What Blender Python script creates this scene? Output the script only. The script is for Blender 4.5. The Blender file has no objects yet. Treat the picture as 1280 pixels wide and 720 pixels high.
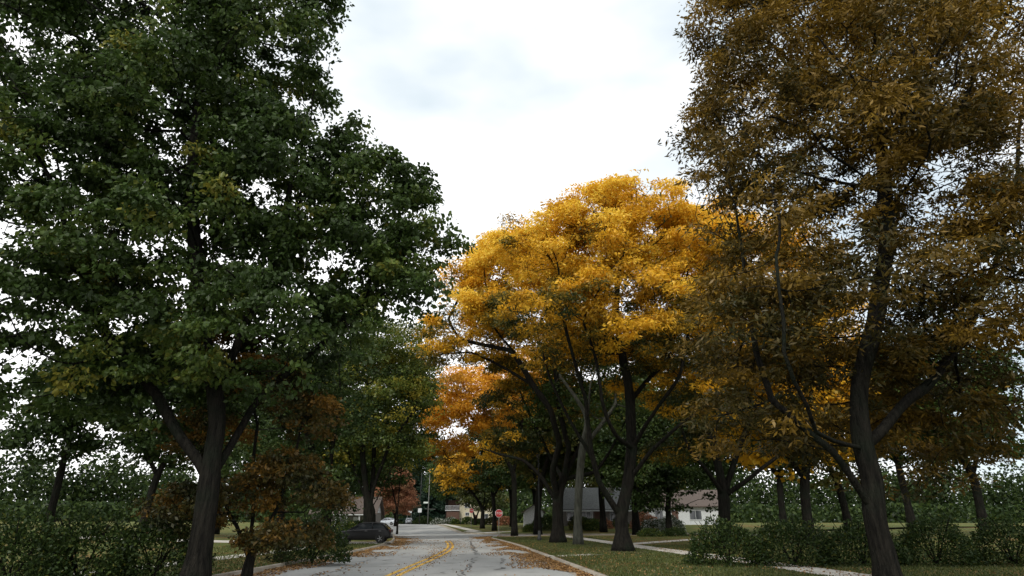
import bpy, math, random
import numpy as np
from mathutils import Vector, Matrix, noise
R = math.radians
random.seed(7); rng = np.random.default_rng(7)
S = bpy.context.scene
C = S.collection

# ------------------------------------------------------------------ camera
FPX, HC = 760.0, 1.58
PITCH = math.atan(292.0 / FPX)
cam = bpy.data.cameras.new('camera'); co = bpy.data.objects.new('camera', cam); C.objects.link(co)
cam.sensor_width = 36; cam.lens = FPX / 1280 * 36; cam.clip_end = 6000; cam.clip_start = 0.1
co.location = (0, 0, HC); co.rotation_euler = (R(90) + PITCH, 0, 0)
S.camera = co
cp, sp = math.cos(PITCH), math.sin(PITCH)
def at(px, py, Y):
    """where the sight line of a spot in the picture meets the distance Y"""
    a = (px - 640) / FPX; b = -(py - 360) / FPX
    d = (a, cp - b * sp, sp + b * cp)
    k = Y / d[1]
    return (d[0] * k, Y, HC + d[2] * k)
def xat(px, Y): return at(px, 655, Y)[0]

# ------------------------------------------------------------------ terrain
def sst(a, b, v):
    t = min(1.0, max(0.0, (v - a) / (b - a))); return t * t * (3 - 2 * t)
def g(x, y):
    r = 0.95 * sst(84, 152, y)
    r += 0.8 * sst(84, 98, y) * sst(-3, 7, x) * (1 - 0.9 * sst(105, 150, y))
    r += 0.9 * sst(14, 60, x) * (1 - sst(86, 100, y) * .9)
    r += 0.6 * sst(-14, -40, x) * (1 - sst(100, 150, y)) if False else 0
    r += 0.5 * sst(14, 45, -x - max(0, y - 60) * .35)
    return r
def lerp_tab(tab, y):
    ys = [t[0] for t in tab]; xs = [t[1] for t in tab]
    return float(np.interp(y, ys, xs))
def smooth_tab(tab):
    pts = []
    for y in np.arange(tab[0][0], tab[-1][0] + .1, 2.0):
        ks = [-6, -3, 0, 3, 6]
        pts.append((float(y), sum(lerp_tab(tab, y + k) for k in ks) / 5))
    return pts
LK = smooth_tab([(-40, -9.0), (0, -8.8), (21, -8.5), (35, -8.4), (48, -8.9), (60, -10.6), (75, -13.6), (90, -16.6), (105, -20.2), (140, -29.5), (170, -38), (220, -56), (300, -92)])
RK = smooth_tab([(-40, 5.2), (0, 3.9), (12, 3.1), (21, 2.45), (35, 1.25), (49, 0.0), (57, -1.2), (66, -2.2), (76, -3.6)])
RF = smooth_tab([(84, -5.4), (92, -6.9), (105, -9.0), (140, -15.5), (170, -21.5), (220, -37), (300, -72)])
CLN = smooth_tab([(-40, -3.5), (0, -3.6), (21, -3.75), (30, -3.7), (38, -3.6), (49, -4.5), (60, -6.0), (70, -7.8)])

# ------------------------------------------------------------------ materials
def newmat(name):
    m = bpy.data.materials.new(name); m.use_nodes = True; m.node_tree.nodes.clear()
    nt = m.node_tree; out = nt.nodes.new('ShaderNodeOutputMaterial'); return m, nt, out
def N(nt, t, **kw):
    n = nt.nodes.new(t)
    for k, v in kw.items(): setattr(n, k, v)
    return n
def ramp(nt, stops, interp='LINEAR'):
    r = N(nt, 'ShaderNodeValToRGB'); r.color_ramp.interpolation = interp
    e = r.color_ramp.elements
    while len(e) < len(stops): e.new(.5)
    for q, (p, c) in zip(e, stops): q.position = p; q.color = (*c, 1) if len(c) == 3 else c
    return r
def noise_mat(name, stops, scale=5, detail=6, rough=.85, bump=0.0, bscale=None, scl=(1, 1, 1), spec=.3, metal=0, second=None):
    m, nt, out = newmat(name)
    tc = N(nt, 'ShaderNodeTexCoord'); mp = N(nt, 'ShaderNodeMapping'); mp.inputs['Scale'].default_value = scl
    nt.links.new(tc.outputs['Object'], mp.inputs[0])
    no = N(nt, 'ShaderNodeTexNoise'); no.inputs['Scale'].default_value = scale; no.inputs['Detail'].default_value = detail
    nt.links.new(mp.outputs[0], no.inputs['Vector'])
    r = ramp(nt, stops); nt.links.new(no.outputs['Fac'], r.inputs[0])
    b = N(nt, 'ShaderNodeBsdfPrincipled'); b.inputs['Roughness'].default_value = rough
    b.inputs['Specular IOR Level'].default_value = spec; b.inputs['Metallic'].default_value = metal
    col = r.outputs[0]
    if second:
        s2, lo, hi, c2 = second
        n2 = N(nt, 'ShaderNodeTexNoise'); n2.inputs['Scale'].default_value = s2; n2.inputs['Detail'].default_value = 5
        nt.links.new(tc.outputs['Object'], n2.inputs['Vector'])
        mr = N(nt, 'ShaderNodeMapRange'); mr.inputs[1].default_value = lo; mr.inputs[2].default_value = hi
        nt.links.new(n2.outputs['Fac'], mr.inputs[0])
        mx = N(nt, 'ShaderNodeMix', data_type='RGBA'); nt.links.new(mr.outputs[0], mx.inputs[0])
        nt.links.new(col, mx.inputs[6]); mx.inputs[7].default_value = (*c2, 1); col = mx.outputs[2]
    nt.links.new(col, b.inputs['Base Color'])
    if bump:
        n3 = N(nt, 'ShaderNodeTexNoise'); n3.inputs['Scale'].default_value = bscale or scale * 4; n3.inputs['Detail'].default_value = 6
        nt.links.new(mp.outputs[0], n3.inputs['Vector'])
        bp = N(nt, 'ShaderNodeBump'); bp.inputs['Strength'].default_value = bump; bp.inputs['Distance'].default_value = .09 if 'bark' in name else .05
        nt.links.new(n3.outputs['Fac'], bp.inputs['Height']); nt.links.new(bp.outputs[0], b.inputs['Normal'])
    nt.links.new(b.outputs[0], out.inputs[0]); return m
def leaf_mat(name, stops, trans=.35, gloss=.04):
    m, nt, out = newmat(name)
    a = N(nt, 'ShaderNodeAttribute'); a.attribute_name = 'tint'
    r = ramp(nt, stops); nt.links.new(a.outputs['Fac'], r.inputs[0])
    d = N(nt, 'ShaderNodeBsdfDiffuse'); t = N(nt, 'ShaderNodeBsdfTranslucent'); gl = N(nt, 'ShaderNodeBsdfGlossy'); gl.inputs['Roughness'].default_value = .45
    nt.links.new(r.outputs[0], d.inputs[0]); nt.links.new(r.outputs[0], t.inputs[0])
    m1 = N(nt, 'ShaderNodeMixShader'); m1.inputs[0].default_value = trans
    nt.links.new(d.outputs[0], m1.inputs[1]); nt.links.new(t.outputs[0], m1.inputs[2])
    m2 = N(nt, 'ShaderNodeMixShader'); m2.inputs[0].default_value = gloss
    nt.links.new(m1.outputs[0], m2.inputs[1]); nt.links.new(gl.outputs[0], m2.inputs[2])
    nt.links.new(m2.outputs[0], out.inputs[0]); return m

M = {}
OLIVE, GREEN = (.085, .085, .018), (.03, .062, .016)
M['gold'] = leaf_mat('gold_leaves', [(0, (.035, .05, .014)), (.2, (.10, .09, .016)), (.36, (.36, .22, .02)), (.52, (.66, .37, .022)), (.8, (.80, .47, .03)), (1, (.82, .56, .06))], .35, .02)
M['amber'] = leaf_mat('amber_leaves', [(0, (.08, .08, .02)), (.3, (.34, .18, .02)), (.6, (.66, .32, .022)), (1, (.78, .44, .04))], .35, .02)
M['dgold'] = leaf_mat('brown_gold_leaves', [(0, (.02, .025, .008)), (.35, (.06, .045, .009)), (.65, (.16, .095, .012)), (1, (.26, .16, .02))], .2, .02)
M['green'] = leaf_mat('green_leaves', [(0, (.022, .04, .010)), (.5, (.044, .078, .016)), (.8, (.09, .125, .024)), (1, (.24, .22, .035))], .3, .02)
M['dgreen'] = leaf_mat('dark_green_leaves', [(0, (.014, .026, .009)), (.5, (.028, .05, .013)), (.9, (.055, .08, .018)), (1, (.10, .10, .02))], .2, .015)
M['olive'] = leaf_mat('olive_leaves', [(0, (.022, .036, .012)), (.5, (.05, .065, .016)), (.8, (.10, .095, .018)), (1, (.24, .16, .02))], .3, .02)
M['rust'] = leaf_mat('rusty_brown_leaves', [(0, (.02, .025, .008)), (.4, (.045, .04, .01)), (.8, (.13, .07, .012)), (1, (.22, .12, .02))], .15, .02)
M['red'] = leaf_mat('russet_leaves', [(0, (.10, .08, .035)), (.5, (.27, .12, .065)), (1, (.42, .19, .10))], .3, .02)
M['ygreen'] = leaf_mat('yellow_green_leaves', [(0, (.03, .05, .012)), (.45, (.07, .105, .02)), (.8, (.17, .19, .03)), (1, (.36, .30, .04))], .35, .02)
M['needle'] = leaf_mat('needle_foliage', [(0, (.008, .02, .013)), (1, (.02, .045, .025))], .1, .02)
M['litter'] = leaf_mat('fallen_leaf', [(0, (.09, .055, .03)), (.4, (.22, .125, .055)), (.75, (.38, .22, .075)), (1, (.52, .36, .13))], .1, .02)
M['blade'] = leaf_mat('grass_blade', [(0, (.045, .06, .018)), (.6, (.09, .11, .03)), (1, (.18, .15, .06))], .3, .02)
M['bloom'] = leaf_mat('white_bloom', [(0, (.03, .05, .02)), (.55, (.06, .08, .035)), (.68, (.4, .42, .38)), (1, (.6, .6, .58))], .2, .02)
M['bark'] = noise_mat('dark_bark', [(.3, (.006, .006, .0055)), (.7, (.024, .022, .018))], 4, 10, .95, 1.0, 12, (3, 3, .45), .05, second=(1.1, .5, .75, (.013, .018, .012)))
M['gbark'] = noise_mat('grey_green_bark', [(.3, (.035, .037, .03)), (.7, (.085, .088, .072))], 3, 8, .95, .7, 9, (3, 3, .6), .1)
M['road'] = noise_mat('worn_asphalt', [(.3, (.21, .22, .212)), (.5, (.285, .29, .28)), (.7, (.36, .36, .345))], .35, 9, .85, .25, 40, (1.0, .3, 1), .25, second=(.9, .56, .72, (.20, .205, .195)))
M['tar'] = noise_mat('tar_seal', [(.3, (.045, .045, .045)), (.7, (.11, .11, .105))], 3, 5, .7)
M['yellow'] = noise_mat('yellow_paint', [(.3, (.50, .32, .07)), (.45, (.62, .37, .05)), (.7, (.66, .41, .06))], 2.5, 8, .7)
M['conc'] = noise_mat('concrete', [(.3, (.33, .31, .27)), (.7, (.50, .48, .43))], 1.2, 7, .9, .2, 30)
M['kerb'] = noise_mat('kerb_concrete', [(.3, (.17, .145, .11)), (.7, (.32, .29, .24))], 1.5, 7, .9, .2, 30)
M['lawn'] = noise_mat('lawn_grass', [(.3, (.05, .066, .02)), (.5, (.085, .10, .03)), (.72, (.14, .13, .05))], 1.1, 9, .95, .9, 25, (1, 1, 1), .05, second=(.22, .50, .68, (.13, .085, .032)))
M['ground'] = noise_mat('far_ground', [(.3, (.04, .06, .02)), (.7, (.09, .09, .04))], .2, 8, .95)
M['mulch'] = noise_mat('mulch', [(.3, (.05, .035, .02)), (.7, (.12, .08, .045))], 4, 6, .95)
def flat(name, c, rough=.6, metal=0, spec=.4, var=.12, scale=6):
    lo = tuple(v * (1 - var) for v in c); hi = tuple(min(1, v * (1 + var)) for v in c)
    return noise_mat(name, [(.35, lo), (.65, hi)], scale, 5, rough, spec=spec, metal=metal)
M['white'] = flat('white_paint', (.55, .57, .58))
M['cream'] = flat('cream_stucco', (.62, .57, .42), .9)
M['brown'] = flat('brown_boards', (.10, .055, .04), .8)
M['roof'] = noise_mat('grey_shingle', [(.35, (.07, .077, .075)), (.65, (.12, .127, .125))], 5, 7, .9, .3, 30)
M['broof'] = flat('brown_shingle', (.09, .07, .06), .9)
M['stone'] = noise_mat('dull_brick', [(.3, (.12, .11, .10)), (.7, (.24, .22, .2))], 6, 4, .9)
M['glass'] = flat('window_glass', (.03, .035, .04), .08, spec=.9, var=.05)
M['blackpaint'] = flat('black_car_paint', (.006, .006, .007), .35, spec=.35, var=.05)
M['silver'] = flat('silver_car_paint', (.42, .45, .48), .3, metal=.4, var=.04)
M['rubber'] = flat('tyre_rubber', (.02, .02, .02), .85)
M['rim'] = flat('alloy_rim', (.35, .36, .37), .35, metal=.7)
M['iron'] = flat('dark_iron', (.015, .018, .017), .5)
M['pole'] = flat('weathered_pole', (.15, .15, .14), .8)
M['dlens'] = flat('dark_lamp_glass', (.05, .05, .048), .3)
M['lens'] = flat('frosted_lens', (.5, .5, .47), .3)
M['redsign'] = flat('sign_red', (.36, .03, .03), .5, var=.05)
M['redlens'] = flat('red_lens', (.08, .006, .006), .2)
M['sgreen'] = flat('sign_pale', (.55, .60, .56), .5)
M['plate'] = flat('plate', (.6, .6, .58), .5)

# ------------------------------------------------------------------ object helpers
def tag(o, label=None, cat=None, group=None, kind=None):
    if label: o['label'] = label
    if cat: o['category'] = cat
    if group: o['group'] = group
    if kind: o['kind'] = kind
    return o
def empty(name, loc, rz=0, label=None, cat=None, group=None):
    o = bpy.data.objects.new(name, None); C.objects.link(o); o.location = loc; o.rotation_euler = (0, 0, rz)
    o.empty_display_size = .3
    return tag(o, label, cat, group)
class MB:
    def __init__(s): s.v = []; s.f = []
    def add(s, vs, fs):
        b = len(s.v); s.v += [tuple(v) for v in vs]; s.f += [tuple(i + b for i in f) for f in fs]; return s
    def box(s, x0, x1, y0, y1, z0, z1):
        return s.add([(x0, y0, z0), (x1, y0, z0), (x1, y1, z0), (x0, y1, z0), (x0, y0, z1), (x1, y0, z1), (x1, y1, z1), (x0, y1, z1)],
                     [(0, 3, 2, 1), (4, 5, 6, 7), (0, 1, 5, 4), (1, 2, 6, 5), (2, 3, 7, 6), (3, 0, 4, 7)])
    def tube(s, pts, rad, k=8, cap=True):
        pts = [Vector(p) for p in pts]; n = len(pts)
        if not hasattr(rad, '__len__'): rad = [rad] * n
        t0 = (pts[1] - pts[0]).normalized(); u = t0.orthogonal().normalized(); vs = []
        for i in range(n):
            t = (pts[min(i + 1, n - 1)] - pts[max(i - 1, 0)]).normalized()
            u = (u - t * u.dot(t)).normalized(); w = t.cross(u)
            for j in range(k):
                a = 2 * math.pi * j / k
                vs.append(pts[i] + (u * math.cos(a) + w * math.sin(a)) * rad[i])
        fs = [(i * k + j, i * k + (j + 1) % k, (i + 1) * k + (j + 1) % k, (i + 1) * k + j) for i in range(n - 1) for j in range(k)]
        if cap: fs += [tuple(reversed(range(k))), tuple((n - 1) * k + j for j in range(k))]
        return s.add(vs, fs)
    def extr(s, poly, x0, x1):
        """polygon in (y,z) extruded along x"""
        n = len(poly); vs = [(x0, p[0], p[1]) for p in poly] + [(x1, p[0], p[1]) for p in poly]
        fs = [tuple(range(n)), tuple(reversed(range(n, 2 * n)))] + [(i, i + n, (i + 1) % n + n, (i + 1) % n) for i in range(n)]
        return s.add(vs, fs)
    def build(s, name, mat, parent=None, smooth=False, bevel=0, seg=2):
        me = bpy.data.meshes.new(name); me.from_pydata(s.v, [], s.f); me.materials.append(mat)
        if smooth: me.shade_smooth()
        me.update()
        o = bpy.data.objects.new(name, me); C.objects.link(o)
        if parent: o.parent = parent
        if bevel:
            b = o.modifiers.new('bevel', 'BEVEL'); b.width = bevel; b.segments = seg; b.limit_method = 'ANGLE'
        return o
def fastmesh(name, V, F, mat, tint=None, parent=None, smooth=False):
    """V (n,3), F (m,4) quads"""
    me = bpy.data.meshes.new(name); m, k = F.shape
    me.vertices.add(len(V)); me.vertices.foreach_set('co', np.ascontiguousarray(V, dtype=np.float32).ravel())
    me.loops.add(m * k); me.loops.foreach_set('vertex_index', np.ascontiguousarray(F, dtype=np.int32).ravel())
    me.polygons.add(m); me.polygons.foreach_set('loop_start', np.arange(0, m * k, k, dtype=np.int32))
    me.update(calc_edges=True)
    if tint is not None:
        a = me.attributes.new('tint', 'FLOAT', 'FACE'); a.data.foreach_set('value', np.clip(tint, 0, 1).astype(np.float32))
    me.materials.append(mat)
    if smooth: me.shade_smooth()
    o = bpy.data.objects.new(name, me); C.objects.link(o)
    if parent: o.parent = parent
    return o
def copy_tree(o, parent=None):
    c = o.copy(); C.objects.link(c); c.parent = parent
    for ch in [q for q in bpy.data.objects if q.parent == o]: copy_tree(ch, c)
    return c

# ------------------------------------------------------------------ leaves
def unit(a): return a / np.maximum(np.linalg.norm(a, axis=1, keepdims=True), 1e-9)
def leaves(P, D, L, W, tint, name, mat, parent, nrm=None, fold=False):
    """P centres, D long directions, L,W sizes (arrays); four- or eight-cornered leaf blades"""
    n = len(P); D = unit(D)
    r = rng.normal(size=(n, 3)) if nrm is None else nrm
    s = unit(np.cross(D, r)); L = L[:, None]; W = W[:, None]
    if not fold:
        V = np.stack([P - D * L / 2, P + s * W / 2 - D * L * .05, P + D * L / 2, P - s * W / 2 + D * L * .05], 1).reshape(-1, 3)
        F = np.arange(4 * n).reshape(-1, 4)
        return fastmesh(name, V, F, mat, tint, parent)
    nn = np.cross(s, D) * W * .22
    V = np.stack([P - D * L / 2, P + s * W / 2 - D * L * .12 + nn, P + s * W * .34 + D * L * .22 + nn * .7, P + D * L / 2,
                  P - s * W * .34 + D * L * .22 + nn * .7, P - s * W / 2 - D * L * .12 + nn], 1).reshape(-1, 3)
    b = np.arange(n)[:, None] * 6
    F = np.concatenate([b + np.array([[0, 1, 2, 3]]), b + np.array([[0, 3, 4, 5]])], 1).reshape(-1, 4)
    return fastmesh(name, V, F, mat, np.repeat(tint, 2), parent)

# ------------------------------------------------------------------ trees
def sample_lobes(lobes, n, gap, nscale, seed, shell=.35):
    """points through the crown, with holes where a noise field is low"""
    r = np.random.default_rng(seed); out = []
    vols = np.array([l[3] * l[4] * l[5] for l in lobes]) ** .8; pr = vols / vols.sum()
    off = Vector((seed * 3.1, seed * 1.7, 0)); tries = 0
    while len(out) < n and tries < n * 30:
        tries += 1
        l = lobes[r.choice(len(lobes), p=pr)]
        d = r.normal(size=3); d /= np.linalg.norm(d)
        if d[2] < -.35 and r.random() < .7: continue
        q = (shell + (1 - shell) * r.random() ** .5)
        wob = 1 + .16 * noise.noise(Vector(tuple(d * 2.3)) + off)
        p = np.array(l[:3]) + d * q * wob * np.array(l[3:6])
        if noise.noise(Vector(tuple(p / nscale)) + off) < gap: continue
        out.append(p)
    return np.array(out)
def grow(seeds, par, att, step, kill, iters=70, up=.06):
    pos = [np.array(s, float) for s in seeds]; par = list(par)
    A = att.copy(); P = np.array(pos)
    d2 = ((A[:, None, :] - P[None, :, :]) ** 2).sum(2); near = d2.argmin(1); nd = np.sqrt(d2.min(1))
    made = {}
    for it in range(iters):
        if len(A) == 0: break
        P = np.array(pos); new = []
        dirs = unit(A - P[near])
        acc = {}
        for i, k in enumerate(near): acc.setdefault(int(k), []).append(i)
        dead = np.zeros(len(A), bool)
        for k, idx in acc.items():
            v = dirs[idx].sum(0) + np.array([0, 0, up * len(idx)]) + rng.normal(size=3) * .12 * len(idx) ** .5
            v /= max(np.linalg.norm(v), 1e-6); p = P[k] + v * step
            bad = any(np.linalg.norm(p - pos[c]) < step * .3 for c in made.get(k, []))
            if bad:
                dead[idx] = True; continue
            made.setdefault(k, []).append(len(pos) + len(new)); new.append((p, k))
        if not new: break
        n0 = len(pos)
        for p, k in new: pos.append(p); par.append(k)
        NP = np.array([p for p, k in new])
        d2 = ((A[:, None, :] - NP[None, :, :]) ** 2).sum(2); m = d2.argmin(1); md = np.sqrt(d2.min(1))
        b = md < nd; near[b] = m[b] + n0; nd[b] = md[b]
        keep = (nd > kill) & ~dead
        A = A[keep]; near = near[keep]; nd = nd[keep]
    return np.array(pos), par
def wood(pos, par, r_base, r_tip, name, mat, parent, rmin=0, flare=1.5, lim=None):
    n = len(pos); kids = [[] for _ in range(n)]
    for i, p in enumerate(par):
        if p >= 0: kids[p].append(i)
    order = []; st = [0]
    while st:
        k = st.pop(); order.append(k); st += kids[k]
    tips = np.zeros(n)
    for k in reversed(order): tips[k] = 1 if not kids[k] else sum(tips[c] for c in kids[k])
    e = math.log(r_base / r_tip) / math.log(max(tips[0], 2)); rad = r_tip * tips ** e
    if lim:
        for q_, v_ in lim.items(): rad[q_] = max(rad[q_], v_)
    z0 = pos[0][2]
    mb = MB(); st = [(0, None)]
    while st:
        k, pk = st.pop(); chain = [k] if pk is None else [pk, k]; c = k
        while kids[c]:
            ks = sorted(kids[c], key=lambda q: -tips[q])
            for o in ks[1:]:
                if rad[o] > rmin: st.append((o, c))
            c = ks[0]; chain.append(c)
            if rad[c] < rmin: break
        if len(chain) < 2: continue
        rr = [rad[q] for q in chain]
        if pk is not None: rr[0] = min(rad[pk] * .8, rr[1] * 1.15)
        for i, q in enumerate(chain):
            h = pos[q][2] - z0
            if h < 1.3 and pk is None: rr[i] *= 1 + (flare - 1) * (1 - h / 1.3) ** 2
        big = max(rr); ks = 12 if big > .25 else 7 if big > .08 else 4 if big > .03 else 3
        pts = [pos[q] for q in chain]
        # closer rings on long steps of the thick parts, with a little wander
        if big > .1:
            P2, R2 = [], []
            for i in range(len(pts) - 1):
                m = 3
                for j in range(m):
                    t = j / m; P2.append(pts[i] * (1 - t) + pts[i + 1] * t); R2.append((rr[i] * (1 - t) + rr[i + 1] * t))
            P2.append(pts[-1]); R2.append(rr[-1]); P2 = np.array(P2)
            for _ in range(2): P2[1:-1] = P2[1:-1] * .5 + (P2[:-2] + P2[2:]) * .25
            R2 = [q * (1 + .10 * noise.noise(Vector(p) * 1.3)) for q, p in zip(R2, P2)]
            mb.tube(P2, R2, ks, True)
        else: mb.tube(pts, rr, ks, False)
    return mb.build(name, mat, parent, smooth=True)
def foliage(att, n_per, size, L, W, mat, parent, droop=.35, low=None, tintf=None, fold=False, name='crown', spread=1.0, seed=1):
    r = np.random.default_rng(seed)
    K = len(att); cnt = (n_per * (0.5 + r.random(K))).astype(int); idx = np.repeat(np.arange(K), cnt); n = len(idx)
    d = unit(r.normal(size=(n, 3))); rr = r.random(n) ** .55
    sc = size * (0.65 + .7 * r.random(K))[idx]
    off = d * rr[:, None] * sc[:, None] * np.array([1, 1, .42])
    off[:, 2] -= .35 * (off[:, 0] ** 2 + off[:, 1] ** 2) / np.maximum(sc, .1) * droop
    P = att[idx] + off
    D = off * np.array([1, 1, .3]) / sc[:, None] + r.normal(size=(n, 3)) * .45; D[:, 2] -= droop
    t = tintf(att, r)[idx] + r.normal(size=n) * .09
    q_ = .55 + .9 * r.random(n) ** 1.2; ll = L * q_; ww = W * q_ * (.8 + .4 * r.random(n))
    nr = r.normal(size=(n, 3)) * .8 + np.array([0, 0, 1.0])
    return leaves(P, D, ll, ww, t, name, mat, parent, nrm=np.cross(unit(D), nr) if False else r.normal(size=(n, 3)), fold=fold)
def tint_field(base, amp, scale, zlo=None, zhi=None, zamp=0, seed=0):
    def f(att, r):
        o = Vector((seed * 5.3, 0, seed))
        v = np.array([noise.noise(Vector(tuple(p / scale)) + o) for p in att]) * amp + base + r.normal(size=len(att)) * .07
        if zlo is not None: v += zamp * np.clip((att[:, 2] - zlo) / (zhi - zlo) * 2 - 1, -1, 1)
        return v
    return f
def tree(name, base, limbs, lobes, n_att, mat, label, rb=.4, gap=-.12, nscale=2.2, n_per=70, size=.95, L=.2, W=.07, bark='bark', seed=1,
         tintf=None, group=None, fold=False, step=.55, kill=.7, droop=.35, shell=.35, rmin=0, cat='tree', flare=1.5, extra=None, r_tip=.012, clump=None, thin=.06, limb=0):
    """base (x,y,z); limbs: list of (parent limb or -1, [(x,y,z)...]) in world coordinates"""
    root = empty(name, base, 0, label, cat, group)
    b = np.array(base); pos, par, ends, lim = [], [], [], {}
    for pl, pts in limbs:
        if pl[0] < 0: prev = -1
        else: prev = ends[pl[0]][pl[1]]
        ids = []; last = pos[prev] if prev >= 0 else None
        for p in pts:
            p = np.array(p, float) - b
            if last is not None:
                d = np.linalg.norm(p - last); m = max(1, int(d / (step * 1.6)))
                a0 = last
                for j in range(1, m):
                    pos.append(a0 + (p - a0) * j / m + rng.normal(size=3) * .04 * min(1, d)); par.append(prev); prev = len(pos) - 1
            pos.append(p); par.append(prev); prev = len(pos) - 1; ids.append(prev); last = p
        lastn = prev; c_ = []; q_ = prev; stop = ends[pl[0]][pl[1]] if pl[0] >= 0 else -1
        while q_ != stop and q_ >= 0: c_.append(q_); q_ = par[q_]
        if limb and pl[0] >= 0:
            for t_, q_ in enumerate(reversed(c_)): lim[q_] = rb * limb * (1 - .78 * t_ / len(c_)) * (.75 if pl[0] > 0 else 1)
        ends.append(ids)
    lb = [(l[0] - b[0], l[1] - b[1], l[2] - b[2], l[3], l[4], l[5]) for l in lobes]
    att = sample_lobes(lb, n_att, gap, nscale, seed, shell)
    # leave the lowest trunk bare: colonisation starts from nodes above the first quarter
    wall = None
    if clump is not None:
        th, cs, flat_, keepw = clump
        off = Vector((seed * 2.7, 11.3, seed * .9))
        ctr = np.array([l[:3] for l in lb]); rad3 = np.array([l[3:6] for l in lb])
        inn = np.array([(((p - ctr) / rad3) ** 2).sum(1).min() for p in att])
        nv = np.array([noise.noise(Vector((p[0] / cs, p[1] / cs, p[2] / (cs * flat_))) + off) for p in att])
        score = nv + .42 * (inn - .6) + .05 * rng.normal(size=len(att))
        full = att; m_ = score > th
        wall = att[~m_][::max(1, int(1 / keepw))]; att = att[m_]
    sp_ = None
    if extra:
        sp_ = sample_lobes([(l[0], l[1], l[2], l[3] * 1.08, l[4] * 1.08, l[5] * 1.16) for l in lb], extra * 3, -2, nscale, seed + 1, 1.0)
        inside = np.zeros(len(sp_), bool)
        for l in lb: inside |= (((sp_ - np.array(l[:3])) / np.array(l[3:6])) ** 2).sum(1) < .92
        sp_ = sp_[~inside][:extra]
    A_ = [att] + ([sp_] if sp_ is not None else []) + ([wall] if wall is not None else [])
    P, Q = grow(pos, par, np.concatenate(A_), step, kill)
    wood(P, Q, rb, r_tip, 'trunk', M[bark], root, rmin, flare, lim)
    tf = tintf or tint_field(.5, .5, 3, seed=seed)
    foliage(att, n_per, size, L, W, M[mat], root, droop=droop, tintf=tf, fold=fold, seed=seed)
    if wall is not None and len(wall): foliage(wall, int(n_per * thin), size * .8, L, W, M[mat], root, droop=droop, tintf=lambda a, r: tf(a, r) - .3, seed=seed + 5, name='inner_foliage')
    if sp_ is not None: foliage(sp_, 9, size * .45, L * .9, W * .8, M[mat], root, droop=droop, tintf=tf, seed=seed + 2, name='sprigs')
    return root
def gz(x, y, up=.1): return (x, y, g(x, y) + up - .03)

GOLDG = 'golden locust trees along the street'
GREENG = 'green trees along the street'
EXTRA = {}

# ---- the big golden tree at the right (35 m away)
D = 35
b = gz(xat(777, D), D)
limbs = [((-1, 0), [b, (b[0], b[1], b[2] + 1.0), at(776, 645, D)]),
         ((0, 2), [at(786, 600, D), at(790, 560, D), at(788, 500, D + .3), at(778, 440, D + .4), at(770, 395, D), at(775, 330, D)]),          # main stem
         ((0, 2), [at(764, 628, D - .2), at(748, 602, D - .6), at(738, 560, D - 1.2), at(733, 500, D - 2), at(715, 440, D - 3), at(700, 380, D - 3)]),  # left stem
         ((1, 0), [at(812, 565, D - 1), at(845, 535, D - 2), at(890, 500, D - 3)]),                       # low right limb
         ((1, 2), [at(805, 480, D + 1), at(830, 455, D + 1), at(850, 400, D + 2)]),                       # right limb
         ((1, 3), [at(752, 440, D + 1), at(735, 412, D + 2), at(700, 350, D + 3)]),
         ((1, 1), [at(815, 520, D - 1.5), at(850, 470, D - 3), at(860, 420, D - 3)]),
         ((1, 1), [at(770, 545, D - 2), at(752, 500, D - 3), at(745, 450, D - 3), at(728, 400, D - 4)]), ((2, 1), [at(742, 575, D + 1), at(715, 530, D + 1), at(690, 480, D + 1), at(672, 420, D + 1)])]
lobes = []
for px, py, dd, rx, ry, rz in [(792, 292, 0, 4.3, 4.5, 3.0), (725, 318, -1, 4.0, 4.5, 2.7), (845, 330, 0, 3.6, 4.5, 3.2), (700, 395, -2, 3.6, 4, 1.8), (770, 380, -2, 4.6, 4.6, 1.9),
                               (845, 420, 0, 3.4, 4.5, 2.0), (662, 320, 2, 3.0, 4, 2.2), (700, 445, 1, 2.4, 3, .9), (820, 470, 3, 3.4, 3, 1.6), (765, 455, 3, 3.6, 3, 1.6), (740, 275, 0, 2.4, 3, 1.8), (870, 500, 0, 2.6, 3, 1.5), (800, 415, -4, 3.0, 2.5, 1.0)]:
    lobes.append((*at(px, py, D + dd), rx, ry, rz))
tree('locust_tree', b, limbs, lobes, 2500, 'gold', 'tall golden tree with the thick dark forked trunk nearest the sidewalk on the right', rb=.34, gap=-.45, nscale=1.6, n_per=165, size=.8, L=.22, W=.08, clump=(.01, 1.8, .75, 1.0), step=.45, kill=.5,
     seed=3, group=GOLDG, tintf=tint_field(.46, .9, 1.9, 7, 18, .36, 3), flare=2.0, limb=.5, extra=160)
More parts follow.
